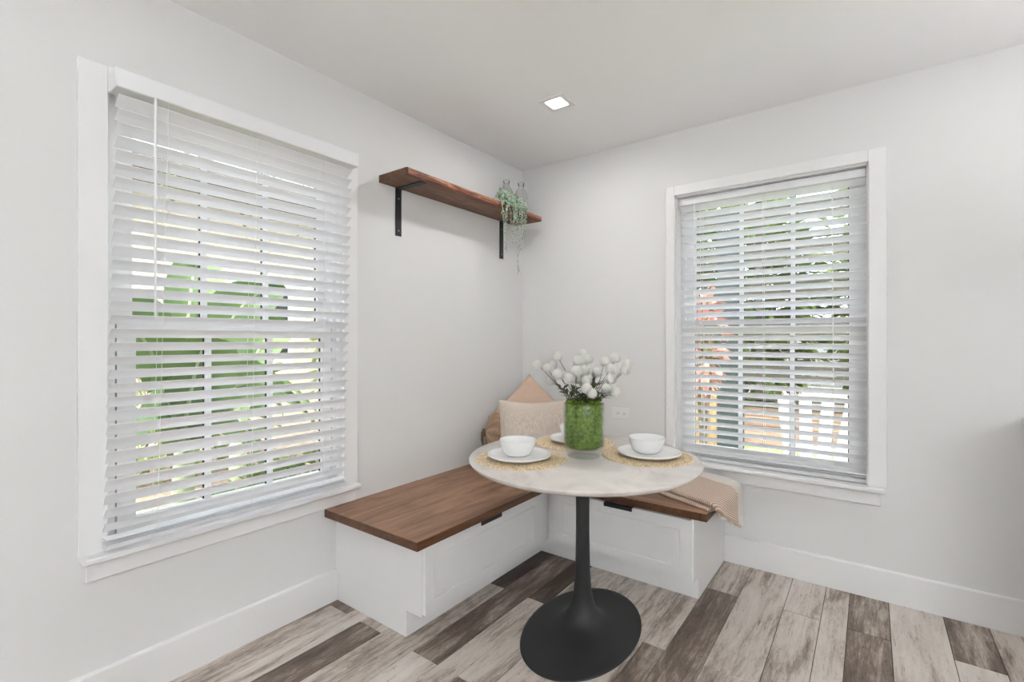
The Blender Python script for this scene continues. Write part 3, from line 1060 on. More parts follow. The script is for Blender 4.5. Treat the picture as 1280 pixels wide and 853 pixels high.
SPL = ['dark green leaf sprig at the left of the flower cluster', 'dark leaf sprig on the left, pointing lowest', 'dark green sprig below the left blooms', 'dark leaf sprig at the front left of the vase rim',
       'dark leaf sprig at the middle front above the moss', 'dark leaf sprig in the middle behind the low blooms', 'dark green sprig right of the central blooms', 'upright dark sprig between centre and right blooms',
       'dark leaf sprig at the lower right of the rim', 'dark leaf sprig reaching farthest right']
for i, (lx, hz, nr_) in enumerate(((-0.105, 0.075, 0.02), (-0.085, 0.045, 0.05), (-0.055, 0.07, 0.06), (-0.03, 0.045, 0.08), (0.0, 0.04, 0.085), (0.005, 0.09, 0.02), (0.045, 0.085, 0.04), (0.05, 0.1, -0.03), (0.07, 0.045, 0.06), (0.115, 0.04, 0.03))):
    base = Vector((VX, VY, vz + 0.215)) + rt * lx * 0.4 - fw * nr_ * 0.5
    tip = Vector((VX, VY, vz + 0.224 + hz)) + rt * lx - fw * nr_
    t = thing('leaf_sprig', base, SPL[i], 'foliage', 'dark leaf sprigs in the vase')
    midp = base.lerp(tip, 0.5) + Vector((0, 0, 0.012))
    part('stem', MB().tube([base, midp, tip], [0.0015, 0.0013, 0.0008], 5), M['stem'], t, smooth=True)
    for k in range(9):
        f = 0.3 + 0.7 * k / 8
        p = base.lerp(midp, f * 2) if f < 0.5 else midp.lerp(tip, f * 2 - 1)
        d = (tip - base).normalized() * 0.6 + (rt * rnd.uniform(-1, 1) + fw * rnd.uniform(-1, 1)) * 0.9 + Vector((0, 0, rnd.uniform(-0.35, 0.5)))
        lb = MB()
        leaf_geo(lb, p, d, Vector((rnd.uniform(-0.4, 0.4), rnd.uniform(-0.4, 0.4), 1)), rnd.uniform(0.026, 0.042), rnd.uniform(0.011, 0.017), 0.25)
        part('leaf', lb, M['sprig'], t, smooth=True)

# ------------------------------------------------------------------ cushions on the bench corner
def pillow_mesh(w, h, t, pinch, mat, seed, folds=0.004, nu=36, power=0.62):
    vs_, fs = [], []
    for side_ in (1, -1):
        for i in range(nu + 1):
            for j in range(nu + 1):
                u, v = -1 + 2 * i / nu, -1 + 2 * j / nu
                k = max(0.0, (1 - u * u) * (1 - v * v)) ** power
                x = u * w / 2 * (1 - pinch * (1 - v * v))
                y = v * h / 2 * (1 - pinch * (1 - u * u))
                q = Vector((x * 14 + seed, y * 14, seed))
                z = side_ * (t / 2 * k + folds * noise.noise(q) * (k ** 0.5)) + 0.004 * noise.noise(q * 0.4)
                vs_.append((x, y, z))
    m = (nu + 1) ** 2
    for s_ in (0, 1):
        for i in range(nu):
            for j in range(nu):
                a = s_ * m + i * (nu + 1) + j
                q = (a, a + 1, a + nu + 2, a + nu + 1)
                fs.append(q if s_ else q[::-1])
    b = MB().add(vs_, fs)
    me = b.mesh('cushion', mat)
    bm = bmesh.new()
    bm.from_mesh(me)
    bmesh.ops.remove_doubles(bm, verts=bm.verts[:], dist=0.0002)
    bmesh.ops.recalc_face_normals(bm, faces=bm.faces[:])
    for f in bm.faces:
        f.smooth = True
    bm.to_mesh(me)
    bm.free()
    return me


def place_pillow(name, me, pos, spin, lean, face, label, cat='cushion'):
    """spin turns it in its own plane, lean tips the top back, face = heading of the front"""
    o = link(name, me, pos)
    R = Matrix.Rotation(face, 4, 'Z') @ Matrix.Rotation(PI / 2 - lean, 4, 'X') @ Matrix.Rotation(spin, 4, 'Z')
    o.rotation_euler = R.to_euler()
    return tag(o, label, cat, 'cushions in the bench corner')


def at(px, dd, z):
    p = Vector((2.0236, -2.8561, 0)) + fw * dd + rt * ((px - 640) / 604.88 * dd)
    return Vector((p.x, p.y, z))


SEAT = 0.4402
place_pillow('cushion', pillow_mesh(0.415, 0.440, 0.14, 0.10, M['ribbed'], 3.1, 0.003), at(666, 2.80, SEAT + 0.216), 0.0, 0.20, 0.62,
             'cream ribbed square cushion at the front of the corner pile')
place_pillow('cushion', pillow_mesh(0.395, 0.395, 0.11, 0.06, M['linen'], 8.4, 0.005), Vector((0.222, -0.222, SEAT + 0.275)), PI / 4, 0.10, PI / 4,
             'peach linen cushion standing on its corner behind the ribbed cushion')
# tan bolster with gathered end and tie
bol = thing('bolster_cushion', at(632, 3.04, SEAT), 'tan round cushion with gathered tied end beside the left wall', 'cushion', 'cushions in the bench corner')
cen = at(632, 3.05, SEAT + 0.150)
vs_, fs = [], []
na_, nl = 72, 40
for i in range(nl + 1):
    f = i / nl
    x = -0.125 + 0.25 * f
    e = min(f, 1 - f) * 2
    r = 0.150 * min(1, (max(e, 0) * 1.9) ** 0.5) * (1 - 0.04 * (1 - e))
    r = max(r, 0.016)
    for j in range(na_):
        a = 2 * PI * j / na_
        fold = 1 + 0.13 * (1 - 0.75 * min(1, e)) * math.sin(a * 14 + 0.6 * math.sin(a * 3)) + 0.03 * noise.noise(Vector((math.cos(a) * 3, math.sin(a) * 3, f * 5)))
        p = cen + rt * x - Vector((0, 0, 0.35 * min(x, 0))) * (1 - 0.0) + (fw * math.cos(a) + Vector((0, 0, 1)) * math.sin(a)) * (r * fold)
        p.z = max(p.z, SEAT + 0.0015)
        vs_.append(p)
for i in range(nl):
    for j in range(na_):
        k = (j + 1) % na_
        fs.append((i * na_ + j, i * na_ + k, (i + 1) * na_ + k, (i + 1) * na_ + j))
fs.append(tuple(range(na_))[::-1])
fs.append(tuple(nl * na_ + j for j in range(na_)))
part('cover', MB().add(vs_, fs), M['tan'], bol, smooth=True)
kn = MB()
end = cen + rt * (-0.122) + Vector((0, 0, 0.043))
for k in range(3):
    c_ = end - rt * (0.002 + 0.007 * k)
    kn.tube([c_ + (fw * math.cos(a) + Vector((0, 0, 1)) * math.sin(a)) * (0.021 - 0.002 * k) for a in [2 * PI * q / 18 for q in range(19)]], 0.0048, 6, cap=False)
for k in range(9):
    a = 2 * PI * k / 9
    o_ = fw * math.cos(a) * 0.014 + Vector((0, 0, 1)) * math.sin(a) * 0.014
    kn.tube([end + o_ * 0.5, end - rt * 0.02 + o_ * 1.5, end - rt * 0.026 + o_ * 1.8 - Vector((0, 0, 0.022)), end - rt * 0.022 + o_ * 1.6 - Vector((0, 0, 0.055))], [0.007, 0.0085, 0.007, 0.004], 6)
part('tied_end', kn, M['knot'], bol, smooth=True, label='dark brown gathered tie')

# ------------------------------------------------------------------ folded throw over the bench end
EDGE = 1.439
dirv = Vector((math.cos(math.radians(-24)), math.sin(math.radians(-24))))
nrmv = Vector((-dirv.y, dirv.x))
O2 = Vector((1.445, -0.355))
thr = thing('throw_blanket', (1.35, -0.33, 0.4405), 'folded peach striped knit throw with pale border draped over the bench end', 'blanket')


def wrap(p, h, z0):
    """lays a flat point p (world xy) at height h above the seat; beyond the bench end it bends down"""
    e = p.x - EDGE
    R = 0.012 + h
    if e <= 0:
        return Vector((p.x, p.y, z0 + h))
    q = (0.012 + 0.012) * PI / 2
    zc = z0 - 0.012
    if e < q:
        a = e / q * PI / 2 * 0.97
        return Vector((EDGE + R * math.sin(a), p.y, zc + R * math.cos(a)))
    a = PI / 2 * 0.97
    rest = e - q
    return Vector((EDGE + R * math.sin(a) + rest * 0.10, p.y, zc + R * math.cos(a) - rest))


def throw_layer(name, s0, s1, v0, v1, h0, th, z0):
    ns, = (70,)
    prof = []
    npf = 8
    # rounded fold at the front edge (v0), square at the back
    nv = 26
    for i in range(npf + 1):
        a = PI / 2 + PI * i / npf
        prof.append((v0 + th / 2 + th / 2 * math.cos(a), th / 2 + th / 2 * math.sin(a)))
    bot = [(v0 + th / 2 + (v1 - v0 - th / 2) * i / nv, 0) for i in range(1, nv + 1)]
    top = [(v1 - (v1 - v0 - th / 2) * i / nv, th) for i in range(nv)]
    prof = prof + bot + top
    m = len(prof)
    vs_, uvs, fs = [], [], []
    for i in range(ns + 1):
        s = s0 + (s1 - s0) * i / ns
        for v, h in prof:
            p = O2 + dirv * s + nrmv * v
            w_ = noise.noise(Vector((s * 9, v * 9, h0 * 90)))
            hh = h0 + h * (1 + 0.18 * w_) + 0.0015 * w_ * (1 if h > th / 2 else 0)
            vs_.append(wrap(p, hh, z0))
            uvs.append((s, (v - v0) / (v1 - v0)))
    for i in range(ns):
        for j in range(m):
            k = (j + 1) % m
            fs.append((i * m + j, i * m + k, (i + 1) * m + k, (i + 1) * m + j))
    fs.append(tuple(range(m))[::-1])
    fs.append(tuple(ns * m + j for j in range(m)))
    o = part(name, MB().add(vs_, fs), M['throw'], thr, smooth=50)
    me = o.data
    uvl = me.uv_layers.new(name='UVMap')
    for lp in me.loops:
        uvl.data[lp.index].uv = uvs[lp.vertex_index]
    return o


lo_ = throw_layer('lower_fold', -0.36, 0.085, -0.205, 0.20, 0.0006, 0.016, SEAT)
up_ = throw_layer('upper_fold', -0.345, 0.105, -0.188, 0.215, 0.0185, 0.024, SEAT)
fr = MB()
for k in range(26):
    v = -0.18 + 0.385 * k / 25
    p0 = wrap(O2 + dirv * 0.098 + nrmv * v, 0.030, SEAT)
    p1 = wrap(O2 + dirv * (0.118 + rnd.uniform(0, 0.008)) + nrmv * (v + rnd.uniform(-0.006, 0.006)), 0.030, SEAT)
    fr.tube([p0, p0.lerp(p1, 0.5) + Vector((rnd.uniform(0, 0.003), 0, 0)), p1], [0.0022, 0.003, 0.0012], 5)
part('fringe', fr, M['fringe'], thr, smooth=True)

# ------------------------------------------------------------------ floating shelf, bottles and trailing plant
sh = thing('floating_shelf', (0.11, -0.68, 2.025), 'rough brown wooden shelf on two black brackets high on the left wall', 'shelf')
nseg = 60
vs_, fs = [], []
for i in range(nseg + 1):
    y = -1.272 + (1.272 - 0.088) * i / nseg
    w1 = 0.003 * noise.noise(Vector((y * 9, 0, 0))) + 0.002 * noise.noise(Vector((y * 31, 3, 0)))
    w2 = 0.003 * noise.noise(Vector((y * 11, 7, 0)))
    w3 = 0.004 * noise.noise(Vector((y * 13, 17, 0)))
    vs_ += [(0.002, y, 2.025), (0.216 + w1, y, 2.0255), (0.222 + w2, y, 2.030), (0.2245 + w1, y, 2.045 + w3), (0.220 + w2, y, 2.0575 + w1 * 0.4), (0.213, y, 2.061), (0.002, y, 2.061)]
m = 7
b = MB()
b.v = [tuple(v) for v in vs_]
for i in range(nseg):
    for j in range(m):
        k = (j + 1) % m
        b.f.append((i * m + j, i * m + k, (i + 1) * m + k, (i + 1) * m + j))
        b.mi.append(1 if j in (1, 2, 3, 4) else 0)
b.f += [tuple(range(m))[::-1], tuple(nseg * m + j for j in range(m))]
b.mi += [0, 0]
part('board', b, [M['shelf'], M['shelf_edge']], sh)
for y in (-1.146, -0.251):
    bk = MB()
    bk.bbox(0.0005, 0.0055, y - 0.02, y + 0.02, 1.772, 2.0245, 0.0012)
    bk.bbox(0.0055, 0.195, y - 0.02, y + 0.02, 2.0195, 2.0245, 0.0012)
    po_ = part('bracket', bk, M['black'], sh)
    for z in (1.80, 1.97):
        part('screw', MB().lathe([(0, 0.0017), (0.003, 0.0014), (0.0045, 0)], (0, 0, 0), 10, fx=lambda x, yy, zz, r, a: (x, yy, zz)), M['steel'], po_)
        sc_ = po_.children[-1]
        sc_.location = Vector((0.0056, y, z)) - ORG[po_]
        sc_.data.transform(Matrix.Translation(ORG[po_]))
        sc_.rotation_euler = (0, PI / 2, 0)

bt = [(0, 0.004), (0.036, 0.003), (0.041, 0.006), (0.0425, 0.014), (0.0425, 0.125), (0.040, 0.145), (0.032, 0.165), (0.023, 0.178), (0.0195, 0.190), (0.0195, 0.207), (0.0225, 0.210), (0.0228, 0.219), (0.0205, 0.222), (0.017, 0.220),
      (0.0165, 0.190), (0.020, 0.178), (0.029, 0.164), (0.037, 0.145), (0.0395, 0.125), (0.0395, 0.014), (0.036, 0.009), (0, 0.009)]
bme = MB().lathe(bt, (0, 0, 0), 40).mesh('glass_bottle', M['bottle_glass'], smooth=50)
tag(link('glass_bottle', bme, (0.070, -0.282, 2.0612)), 'clear glass milk bottle behind the trailing plant on the shelf', 'bottle', 'glass bottles on the shelf')
tag(link('glass_bottle', bme, (0.120, -0.185, 2.0612)), 'clear glass milk bottle at the shelf end nearest the room corner', 'bottle', 'glass bottles on the shelf')

pt = thing('trailing_plant', (0.170, -0.400, 2.0612), 'potted grey-green trailing plant spilling over the shelf front', 'plant')
part('pot', MB().lathe([(0, 0.0), (0.030, 0.0), (0.036, 0.05), (0.038, 0.052), (0.034, 0.052), (0.031, 0.042), (0, 0.042)], (0.170, -0.400, 2.0612), 28), M['pot'], pt, smooth=40)
TIPS = [((0.240, -0.505, 1.765), 26), ((0.243, -0.395, 1.640), 30), ((0.247, -0.45, 1.81), 24), ((0.238, -0.54, 1.90), 18), ((0.250, -0.36, 1.85), 22), ((0.240, -0.31, 1.90), 18), ((0.252, -0.42, 1.90), 20), ((0.246, -0.48, 1.93), 18),
        ((0.25, -0.34, 1.80), 24), ((0.245, -0.52, 1.84), 20), ((0.255, -0.39, 1.76), 24), ((0.248, -0.46, 1.88), 20), ((0.25, -0.37, 1.93), 18), ((0.24, -0.42, 1.97), 16), ((0.242, -0.30, 1.95), 14), ((0.24, -0.56, 1.97), 14),
        ((0.22, -0.58, 2.07), 12), ((0.12, -0.50, 2.09), 12), ((0.23, -0.47, 2.10), 12), ((0.21, -0.33, 2.10), 12), ((0.2, -0.54, 2.11), 12), ((0.24, -0.40, 2.08), 12)]
for (tx, ty, tz), nlv in TIPS:
    top = Vector((0.170 + rnd.uniform(-0.02, 0.02), -0.400 + rnd.uniform(-0.02, 0.02), 2.105))
    over = Vector((max(0.236, tx - 0.004) if tz < 2.05 else (tx + 0.17) / 2, ty * 0.8 - 0.4 * 0.2, 2.085 if tz < 2.05 else 2.12))
    crown = Vector((0.2, (ty - 0.4) / 2, 2.128 + rnd.uniform(-0.01, 0.012)))
    pts = [top, crown, over, Vector((tx, ty, tz)) if tz > 2.05 else Vector((tx + 0.004, ty, min(over.z - 0.03, 2.04))), Vector((tx, ty, tz))]
    if tz > 2.05:
        pts = pts[:2] + [pts[2], pts[4]]
    # smooth polyline
    dense = []
    for a, c in zip(pts[:-1], pts[1:]):
        for q in range(8):
            dense.append(a.lerp(c, q / 8))
    dense.append(pts[-1])
    ph_ = rnd.uniform(0, 6)
    dense = [q + Vector((0, 0.012 * math.sin(ph_ + i_ * 0.35), 0)) * min(1, i_ / 14) for i_, q in enumerate(dense)]
    for _ in range(2):
        dense = [dense[0]] + [(dense[i - 1] + dense[i] * 2 + dense[i + 1]) / 4 for i in range(1, len(dense) - 1)] + [dense[-1]]
    strand = part('strand', MB().tube(dense, 0.0010, 4), M['trail'], pt)
    lb = MB()
    tot = len(dense) - 1
    for k in range(int(nlv * 4.2)):
        f = (0.05 + 0.95 * (k / (nlv * 4.2 - 1)) ** 1.25) if True else 0.88 * k / (nlv * 4.2 - 1)
        ii = min(tot - 1, int(f * tot))
        p = dense[ii].lerp(dense[ii + 1], f * tot - ii)
        a = k * 2.4
        d = Vector((0.35 * abs(math.cos(a)) + 0.1, math.sin(a) * 0.8, rnd.uniform(-0.9, 0.3)))
        p = p + Vector((rnd.uniform(-1, 1), rnd.uniform(-1, 1), rnd.uniform(-1, 1))) * (0.012 if f < 0.6 else 0.004)
        sz = rnd.uniform(0.016, 0.025) * (1.0 if f < 0.65 else 0.6)
        leaf_geo(lb, p, d, Vector((0.9, -0.5, 0.6)) + Vector((rnd.uniform(-1, 1), rnd.uniform(-1, 1), rnd.uniform(-1, 1))) * 0.6, sz, sz * 0.62, 0.25)
    part('leaves', lb, M['trail'], strand, smooth=True)

# ------------------------------------------------------------------ wall socket
so = thing('wall_socket', (0.760, -0.0, 0.720), 'white double wall socket plate on the wall behind the flowers', 'outlet')
part('plate', MB().bbox(0.7025, 0.8175, -0.0055, -0.0003, 0.7205, 0.7915, 0.0018), M['plastic'], so)
for x in (0.7385, 0.7815):
    f_ = part('receptacle', MB().bbox(x - 0.0165, x + 0.0165, -0.0072, -0.005, 0.7395, 0.7725, 0.0008), M['plastic'], so)
    sl = MB()
    for zz, hh in ((0.7620, 0.0035), (0.7500, 0.0042)):
        sl.box(x - hh, x + hh, -0.0078, -0.0065, zz - 0.0011, zz + 0.0011)
    sl.box(x + 0.008, x + 0.0125, -0.0078, -0.0065, 0.754, 0.758)
    part('slot', sl, M['slot'], f_)
part('screw', MB().box(0.7585, 0.7615, -0.0066, -0.005, 0.7545, 0.7575), M['steel'], so)

# ------------------------------------------------------------------ kitchen counter whose end shows at the right edge
kc = thing('kitchen_counter', (3.2, -0.3, 0), 'white counter end showing at the right edge of the picture', 'counter')
part('cabinet_body', MB().box(2.575, 3.9, -0.58, -0.002, 0.0, 0.868), M['cabinet'], kc)
part('counter_top', MB().bbox(2.523, 3.95, -0.62, -0.001, 0.869, 0.902, 0.004), M['stone'], kc)

# ------------------------------------------------------------------ recessed lights
def downlight(x, y, label, w):
    t = thing('recessed_light', (x, y, H), label, 'ceiling light', 'square recessed ceiling lights')
    tr = MB()
    o_, i_ = 0.072, 0.042
    vs_ = []
    for r, z in ((o_, H - 0.0005), (o_ - 0.002, H - 0.005), (i_ + 0.004, H - 0.006), (i_, H - 0.002)):
        vs_ += [(x - r, y - r, z), (x + r, y - r, z), (x + r, y + r, z), (x - r, y + r, z)]
    fs = [(a * 4 + k, a * 4 + (k + 1) % 4, a * 4 + 4 + (k + 1) % 4, a * 4 + 4 + k) for a in range(3) for k in range(4)]
    part('trim', tr.add(vs_, fs), M['trim'], t)
    part('diffuser', MB().box(x - i_, x + i_, y - i_, y + i_, H - 0.0025, H - 0.0008), M['lamp'], t)
    ld = bpy.data.lights.new('downlight', 'AREA')
    ld.shape = 'SQUARE'
    ld.size = 0.08
    ld.energy = w
    ld.color = (1.0, 0.985, 0.96)
    lo = bpy.data.objects.new('downlight_lamp', ld)
    COL.objects.link(lo)
    lo.parent = t
    lo.location = (0, 0, -0.004)
    return t


downlight(0.728, -0.722, 'square recessed ceiling light glowing above the table corner', CORNER_LIGHT_W)
for x, y, where in ((2.45, -0.722, 'just beyond the right edge of the picture'), (0.728, -2.6, 'just beyond the left edge of the picture'), (2.45, -2.6, 'straight above the viewpoint')):
    downlight(x, y, 'square recessed ceiling light ' + where, DOWNLIGHT_W)

# three unseen fill uplights, added out of view to brighten the ceiling
for x, y, tw, where in ADDED_UPLIGHTS:
    t = thing('added_fill_uplight', (x, y, 0), 'black uplight stand added as unseen fill light, ' + where, 'added fill light', 'added fill uplights out of view')
    part('base', MB().lathe([(0, 0.0005), (0.13, 0.0005), (0.13, 0.018), (0.02, 0.03), (0, 0.03)], (x, y, 0), 32), M['black'], t, smooth=40)
    part('pole', MB().tube([(x, y, 0.03), (x, y, 1.62)], 0.012, 10), M['black'], t, smooth=True)
    part('bowl_shade', MB().lathe([(0, 1.62), (0.03, 1.62), (0.11, 1.66), (0.16, 1.73), (0.157, 1.73), (0.105, 1.666), (0.03, 1.63), (0, 1.63)], (x, y, 0), 40), M['black'], t, smooth=40)
    part('diffuser', MB().lathe([(0, 1.700), (0.13, 1.700), (0.13, 1.703), (0, 1.703)], (x, y, 0), 32), M['lamp'], t)
    ld = bpy.data.lights.new('uplight', 'AREA')
    ld.shape = 'DISK'
    ld.size = 0.25
    ld.energy = tw
    ld.color = (0.93, 0.97, 1.0)
    lo = bpy.data.objects.new('added_fill_light', ld)
    COL.objects.link(lo)
    lo.parent = t
    lo.location = (0, 0, 1.72)
    lo.rotation_euler = (PI, 0, 0)

# ------------------------------------------------------------------ garden outside
GZ = -0.16
gl = MB().box(-9, 12, 0.3, 14, GZ - 0.1, GZ - 0.02).box(-9, -0.145, -9, 0.3, GZ - 0.1, GZ - 0.02)
struct('ground', gl, M['mulch'])
gr = MB()
for _ in range(9000):
    x, y = rnd.uniform(-0.9, 3.4), rnd.uniform(1.0, 4.0)
    a, h = rnd.uniform(0, PI), rnd.uniform(0.03, 0.07)
    dx, dy = math.cos(a) * 0.007, math.sin(a) * 0.007
    lx, ly = rnd.uniform(-0.03, 0.03), rnd.uniform(-0.03, 0.03)
    gr.add([(x - dx, y - dy, GZ), (x + dx, y + dy, GZ), (x + lx, y + ly, GZ + h)], [(0, 1, 2)])
gr.box(-1.0, 3.6, 0.9, 4.08, GZ - 0.02, GZ)
o = link('lawn', gr.mesh('lawn', M['grass']))
tag(o, 'sunlit green lawn outside the right window', 'grass', kind='stuff')


def shrub(name, c, rx, ry, h, n, mat, size, label, cat='shrub', group='garden plants outside the windows', stem_r=0.02, lo=0.04):
    t = thing(name, c, label, cat, group)
    c = Vector(c)
    sb = MB()
    for k in range(5):
        a = 2 * PI * k / 5
        sb.tube([c, c + Vector((math.cos(a) * rx * 0.3, math.sin(a) * ry * 0.3, h * 0.4)), c + Vector((math.cos(a) * rx * 0.6, math.sin(a) * ry * 0.6, h * 0.8))], [stem_r, stem_r * 0.7, stem_r * 0.3], 6)
    part('stems', sb, M['bark'], t)
    lb = MB()
    for _ in range(n):
        while True:
            x, y, z = rnd.uniform(-1, 1), rnd.uniform(-1, 1), rnd.uniform(-1, 1)
            d = x * x + y * y + z * z
            if 0.2 < d < 1:
                break
        p = c + Vector((x * rx, y * ry, h * (1 + lo) / 2 + z * h * (1 - lo) / 2))
        d = Vector((x, y, z * 0.6 + 0.1)).normalized() + Vector((rnd.uniform(-1, 1), rnd.uniform(-1, 1), rnd.uniform(-1, 0.6))) * 0.6
        s = size * rnd.uniform(0.6, 1.3)
        leaf_geo(lb, p, d, Vector((rnd.uniform(-1, 1), rnd.uniform(-1, 1), 1)), s, s * 0.36, 0.3, 0.001)
    o = part('foliage', lb, mat, t)
    o['kind'] = 'stuff'
    return t


def banana_leaf(root, base, tip, sag, w, nrm, tear=0.0):
    base, tip = Vector(base), Vector(tip)
    d = tip - base
    n = Vector(nrm).normalized()
    s = d.cross(n).normalized()
    n = s.cross(d).normalized()
    vs_, fs = [], []
    N = 22
    cen = []
    for i in range(N + 1):
        f = i / N
        c = base + d * f - Vector((0, 0, sag)) * f * f + Vector((0, 0, sag * 0.4)) * math.sin(PI * f)
        cen.append(c)
        ww = w * (math.sin(PI * min(1, f * 0.93 + 0.07)) ** 0.6)
        wv = 0.012 * math.sin(i * 2.1)
        for k, q in enumerate((-1, -0.5, 0, 0.5, 1)):
            lift = n * (w * 0.28 * abs(q) + wv * abs(q))
            vs_.append(c + s * (ww * 0.5 * q) + lift)
    for i in range(N):
        for k in range(4):
            a = i * 5 + k
            fs.append((a, a + 1, a + 6, a + 5))
    m = len(vs_)
    vs2 = vs_ + [v - n * 0.002 for v in vs_]
    fs2 = fs + [tuple(m + q for q in reversed(f)) for f in fs]
    o = part('leaf', MB().add(vs2, fs2), M['banana'], root, smooth=True)
    part('midrib', MB().tube([c + n * 0.002 for c in cen], [0.016 * (1 - 0.8 * i / N) for i in range(N + 1)], 6), M['rib'], o, smooth=True)


def banana(loc, leaves, label):
    t = thing('banana_plant', loc, label, 'plant', 'garden plants outside the windows')
    L = Vector(loc)
    part('stalk', MB().tube([L, L + Vector((0.02, 0, 0.5)), L + Vector((0, 0.02, 0.95))], [0.07, 0.06, 0.045], 12), M['rib'], t, smooth=True)
    for tip, sag, w, nrm, z0 in leaves:
        b0 = L + Vector((0, 0, z0))
        tp = L + Vector(tip)
        part('leaf_stalk', MB().tube([L + Vector((0, 0, z0 - 0.25)), b0, b0.lerp(tp, 0.12)], [0.02, 0.016, 0.013], 6), M['rib'], t, smooth=True)
        banana_leaf(t, b0, tp, sag, w, nrm)
    return t


banana((-1.25, -1.72, GZ - 0.02), [((0.1, 0.55, 2.1), 0.35, 0.34, (1, -0.3, 0.3), 0.9), ((0.15, -0.5, 1.95), 0.3, 0.32, (1, 0, 0.4), 0.9), ((0.25, 0.75, 1.25), 0.5, 0.36, (0.9, -0.3, 0.7), 0.85),
                            ((0.3, -0.35, 1.3), 0.4, 0.34, (0.9, 0.2, 0.7), 0.8), ((-0.3, 0.2, 2.3), 0.4, 0.34, (1, 0, 0.1), 0.95), ((0.35, 0.35, 1.05), 0.45, 0.32, (0.8, 0, 0.8), 0.7), ((0.3, 0.05, 1.65), 0.2, 0.4, (1, -0.2, 0.5), 0.8)],
       'broad-leaved banana plant close outside the left window')
banana((-2.3, -0.95, GZ - 0.02), [((0.2, 0.5, 1.9), 0.4, 0.32, (1, -0.4, 0.3), 0.9), ((0.1, -0.6, 1.7), 0.4, 0.32, (1, 0.2, 0.4), 0.9), ((0.4, 0.1, 1.4), 0.4, 0.32, (1, -0.2, 0.6), 0.8), ((0.3, 0.6, 1.1), 0.4, 0.3, (0.9, -0.2, 0.7), 0.7)],
       'second banana plant farther back outside the left window')
# palm trunk with fibrous bark rings
pm = thing('palm_tree', (-2.6, 0.35, GZ - 0.02), 'palm tree with shaggy pale trunk outside the left window', 'tree', 'garden plants outside the windows')
tk = MB()
prof_ = []
for i in range(60):
    z = i * 0.06
    prof_.append((0.15 + 0.018 * ((i % 3) - 1) + rnd.uniform(-0.006, 0.006), z))
tk.lathe([(0, 0)] + prof_ + [(0, prof_[-1][1])], (-2.6, 0.35, GZ - 0.02), 18, fx=lambda x, y, z, r, a: (x * (1 + 0.08 * math.sin(a * 7 + z * 9)), y * (1 + 0.08 * math.sin(a * 7 + z * 9)), z))
part('trunk', tk, M['bark'], pm)
for k in range(9):
    a = 2 * PI * k / 9
    b0 = Vector((-2.6, 0.35, GZ + 3.5))
    lb = MB()
    for q in range(16):
        f = (q + 2) / 18
        p = b0 + Vector((math.cos(a) * 1.6 * f, math.sin(a) * 1.6 * f, 0.5 * math.sin(f * 2.6) - 0.9 * f * f))
        for s_ in (-1, 1):
            leaf_geo(lb, p, Vector((math.cos(a + s_ * 1.0), math.sin(a + s_ * 1.0), -0.5)), Vector((0, 0, 1)), 0.5, 0.05, 0.3, 0.001)
    part('frond', lb, M['shrub'], pm)
shrub('leafy_shrub', (-1.75, 0.75, GZ - 0.02), 0.5, 0.42, 1.7, 900, M['pale_shrub'], 0.16, 'pale green loose shrub right of the palm outside the left window')
shrub('leafy_shrub', (-3.6, -0.9, GZ - 0.02), 0.9, 0.9, 1.5, 900, M['shrub'], 0.18, 'dark green rounded shrub behind the banana plants')
shrub('leafy_shrub', (-4.2, 1.9, GZ - 0.02), 1.0, 0.9, 2.6, 1400, M['pale_shrub'], 0.2, 'tall pale shrub far off beyond the left window')
shrub('ground_cover', (-1.2, -0.9, GZ - 0.02), 0.45, 0.9, 0.55, 700, M['shrub'], 0.13, 'low leafy ground cover under the left window', 'plant')
# neighbour's tan house behind the left garden
nh = thing('neighbour_house', (-6.0, 0, GZ - 0.02), 'tan stucco house beyond the garden outside the left window', 'building')
part('wall', MB().box(-6.3, -6.0, -5, 6, GZ - 0.02, 3.4), M['stucco'], nh)
part('eave', MB().box(-6.5, -5.3, -5.2, 6.2, 3.4, 3.6), M['roof'], nh)
w_ = part('window', MB().box(-6.02, -5.97, 0.4, 1.6, 0.8, 2.2), M['trim'], nh)
part('pane', MB().box(-5.972, -5.965, 0.5, 1.5, 0.9, 2.1), M['gasket'], w_)

# right garden: timber planter, slatted fence, dark panel, croton and a white chair
tp = thing('timber_planter', (0.6, 4.3, GZ), 'low planter of pinkish brown horizontal boards beyond the lawn', 'planter')
for k in range(4):
    z = GZ + 0.012 + k * 0.125
    part('board', MB().bbox(-1.9, 3.4, 4.10, 4.14, z, z + 0.119, 0.004), M['fence'], tp)
part('top_rail', MB().bbox(-1.9, 3.4, 4.07, 4.30, GZ + 0.514, GZ + 0.552, 0.005), M['dark_panel'], tp)
part('soil', MB().box(-1.9, 3.4, 4.14, 4.6, GZ + 0.0, GZ + 0.47), M['soil'], tp)
for x in (0.20, 0.42):
    tag(link('timber_post', MB().bbox(x - 0.1, x + 0.1, 3.70, 3.80, GZ, GZ + 0.66, 0.006).mesh('timber_post', M['post_wood'])), 'pale orange timber post standing before the planter, %s one' % ('left' if x < 0.3 else 'right'), 'post', 'timber posts by the planter')
sf = thing('slatted_fence', (0.6, 5.6, GZ), 'tall grey fence of thin horizontal slats behind the planter', 'fence')
for x in (-2.4, -0.9, 0.6, 2.1, 3.6):
    part('post', MB().bbox(x - 0.045, x + 0.045, 5.63, 5.72, GZ, 3.9, 0.004), M['slat_fence'], sf)
for k in range(24):
    z = GZ + 0.10 + k * 0.165
    part('slat', MB().bbox(-2.6, 3.8, 5.60, 5.63, z, z + 0.072, 0.003), M['slat_fence'], sf)
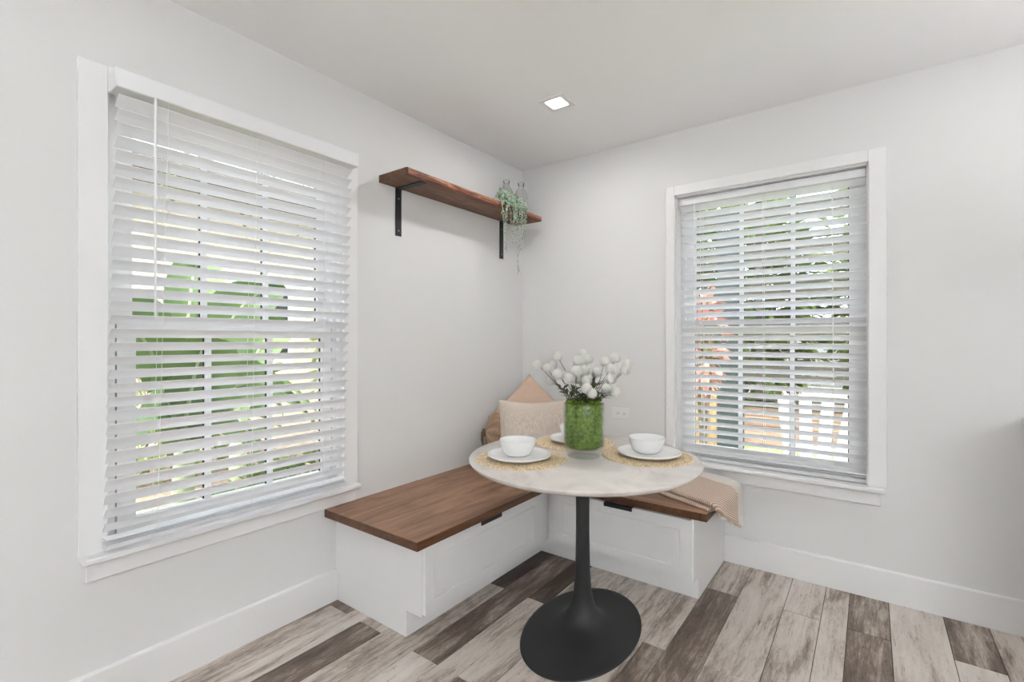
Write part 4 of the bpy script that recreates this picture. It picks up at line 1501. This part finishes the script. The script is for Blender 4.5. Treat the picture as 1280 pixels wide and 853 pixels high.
dp = solo('garden_post', MB().bbox(0.58, 0.86, 3.1, 3.2, GZ, 2.7, 0.01), M['dark_panel'], (0.72, 3.15, GZ), 'dark grey upright panel behind the pink leaved plant', 'post')
shrub('leafy_shrub', (0.2, 6.6, GZ - 0.02), 1.3, 0.5, 3.8, 3000, M['shrub'], 0.24, 'green hedge shrub behind the slatted fence, the left one')
shrub('leafy_shrub', (2.6, 6.7, GZ - 0.02), 1.1, 0.5, 3.6, 2600, M['shrub'], 0.24, 'green hedge shrub behind the slatted fence, the right one')
shrub('leafy_shrub', (2.9, 8.9, GZ - 0.02), 1.8, 0.8, 5.2, 2200, M['pale_shrub'], 0.24, 'tall pale green tree behind the slatted fence', 'tree')
shrub('leafy_shrub', (-0.9, 8.1, GZ - 0.02), 1.9, 0.6, 5.4, 2600, M['shrub'], 0.32, 'dark green tree behind the left hedge shrub', 'tree')
shrub('croton_plant', (0.74, 1.95, GZ), 0.15, 0.15, 1.85, 230, M['croton'], 0.13, 'pink and red leaved plant at the left of the right window view', 'plant', lo=0.46)

gc = thing('garden_chair', (1.68, 1.5, GZ), 'white garden chair with fanned back slats on the lawn', 'chair')


def bar(name, a, b, r1, r2, root, m='plastic'):
    a, b = Vector(a), Vector(b)
    d = (b - a).normalized()
    s = d.cross(Vector((0, 1, 0.1))).normalized() * r1
    t = d.cross(s).normalized() * r2
    m_ = MB()
    m_.add([a - s - t, a + s - t, a + s + t, a - s + t, b - s - t, b + s - t, b + s + t, b - s + t], [(0, 1, 2, 3), (7, 6, 5, 4), (0, 1, 5, 4), (1, 2, 6, 5), (2, 3, 7, 6), (3, 0, 4, 7)])
    return part(name, m_, M[m], root)


cx, cy = 1.66, 1.5
for sx in (-1, 1):
    bar('leg', (cx + sx * 0.27, cy - 0.30, GZ + 0.012), (cx + sx * 0.27, cy - 0.27, GZ + 0.44), 0.035, 0.016, gc)
    bar('leg', (cx + sx * 0.27, cy + 0.42, GZ + 0.012), (cx + sx * 0.27, cy - 0.22, GZ + 0.40), 0.016, 0.045, gc)
for k in range(5):
    y = cy - 0.30 + k * 0.105
    part('seat_slat', MB().bbox(cx - 0.25, cx + 0.25, y, y + 0.09, GZ + 0.40 - k * 0.022, GZ + 0.42 - k * 0.022, 0.003), M['plastic'], gc)
for k in range(4):
    q = k - 1.5
    bar('back_slat', (cx + q * 0.105, cy + 0.20, GZ + 0.33), (cx + q * 0.165, cy + 0.42, GZ + 0.90), 0.044, 0.009, gc)
bar('back_rail', (cx - 0.2, cy + 0.262, GZ + 0.48), (cx + 0.2, cy + 0.262, GZ + 0.48), 0.03, 0.008, gc)
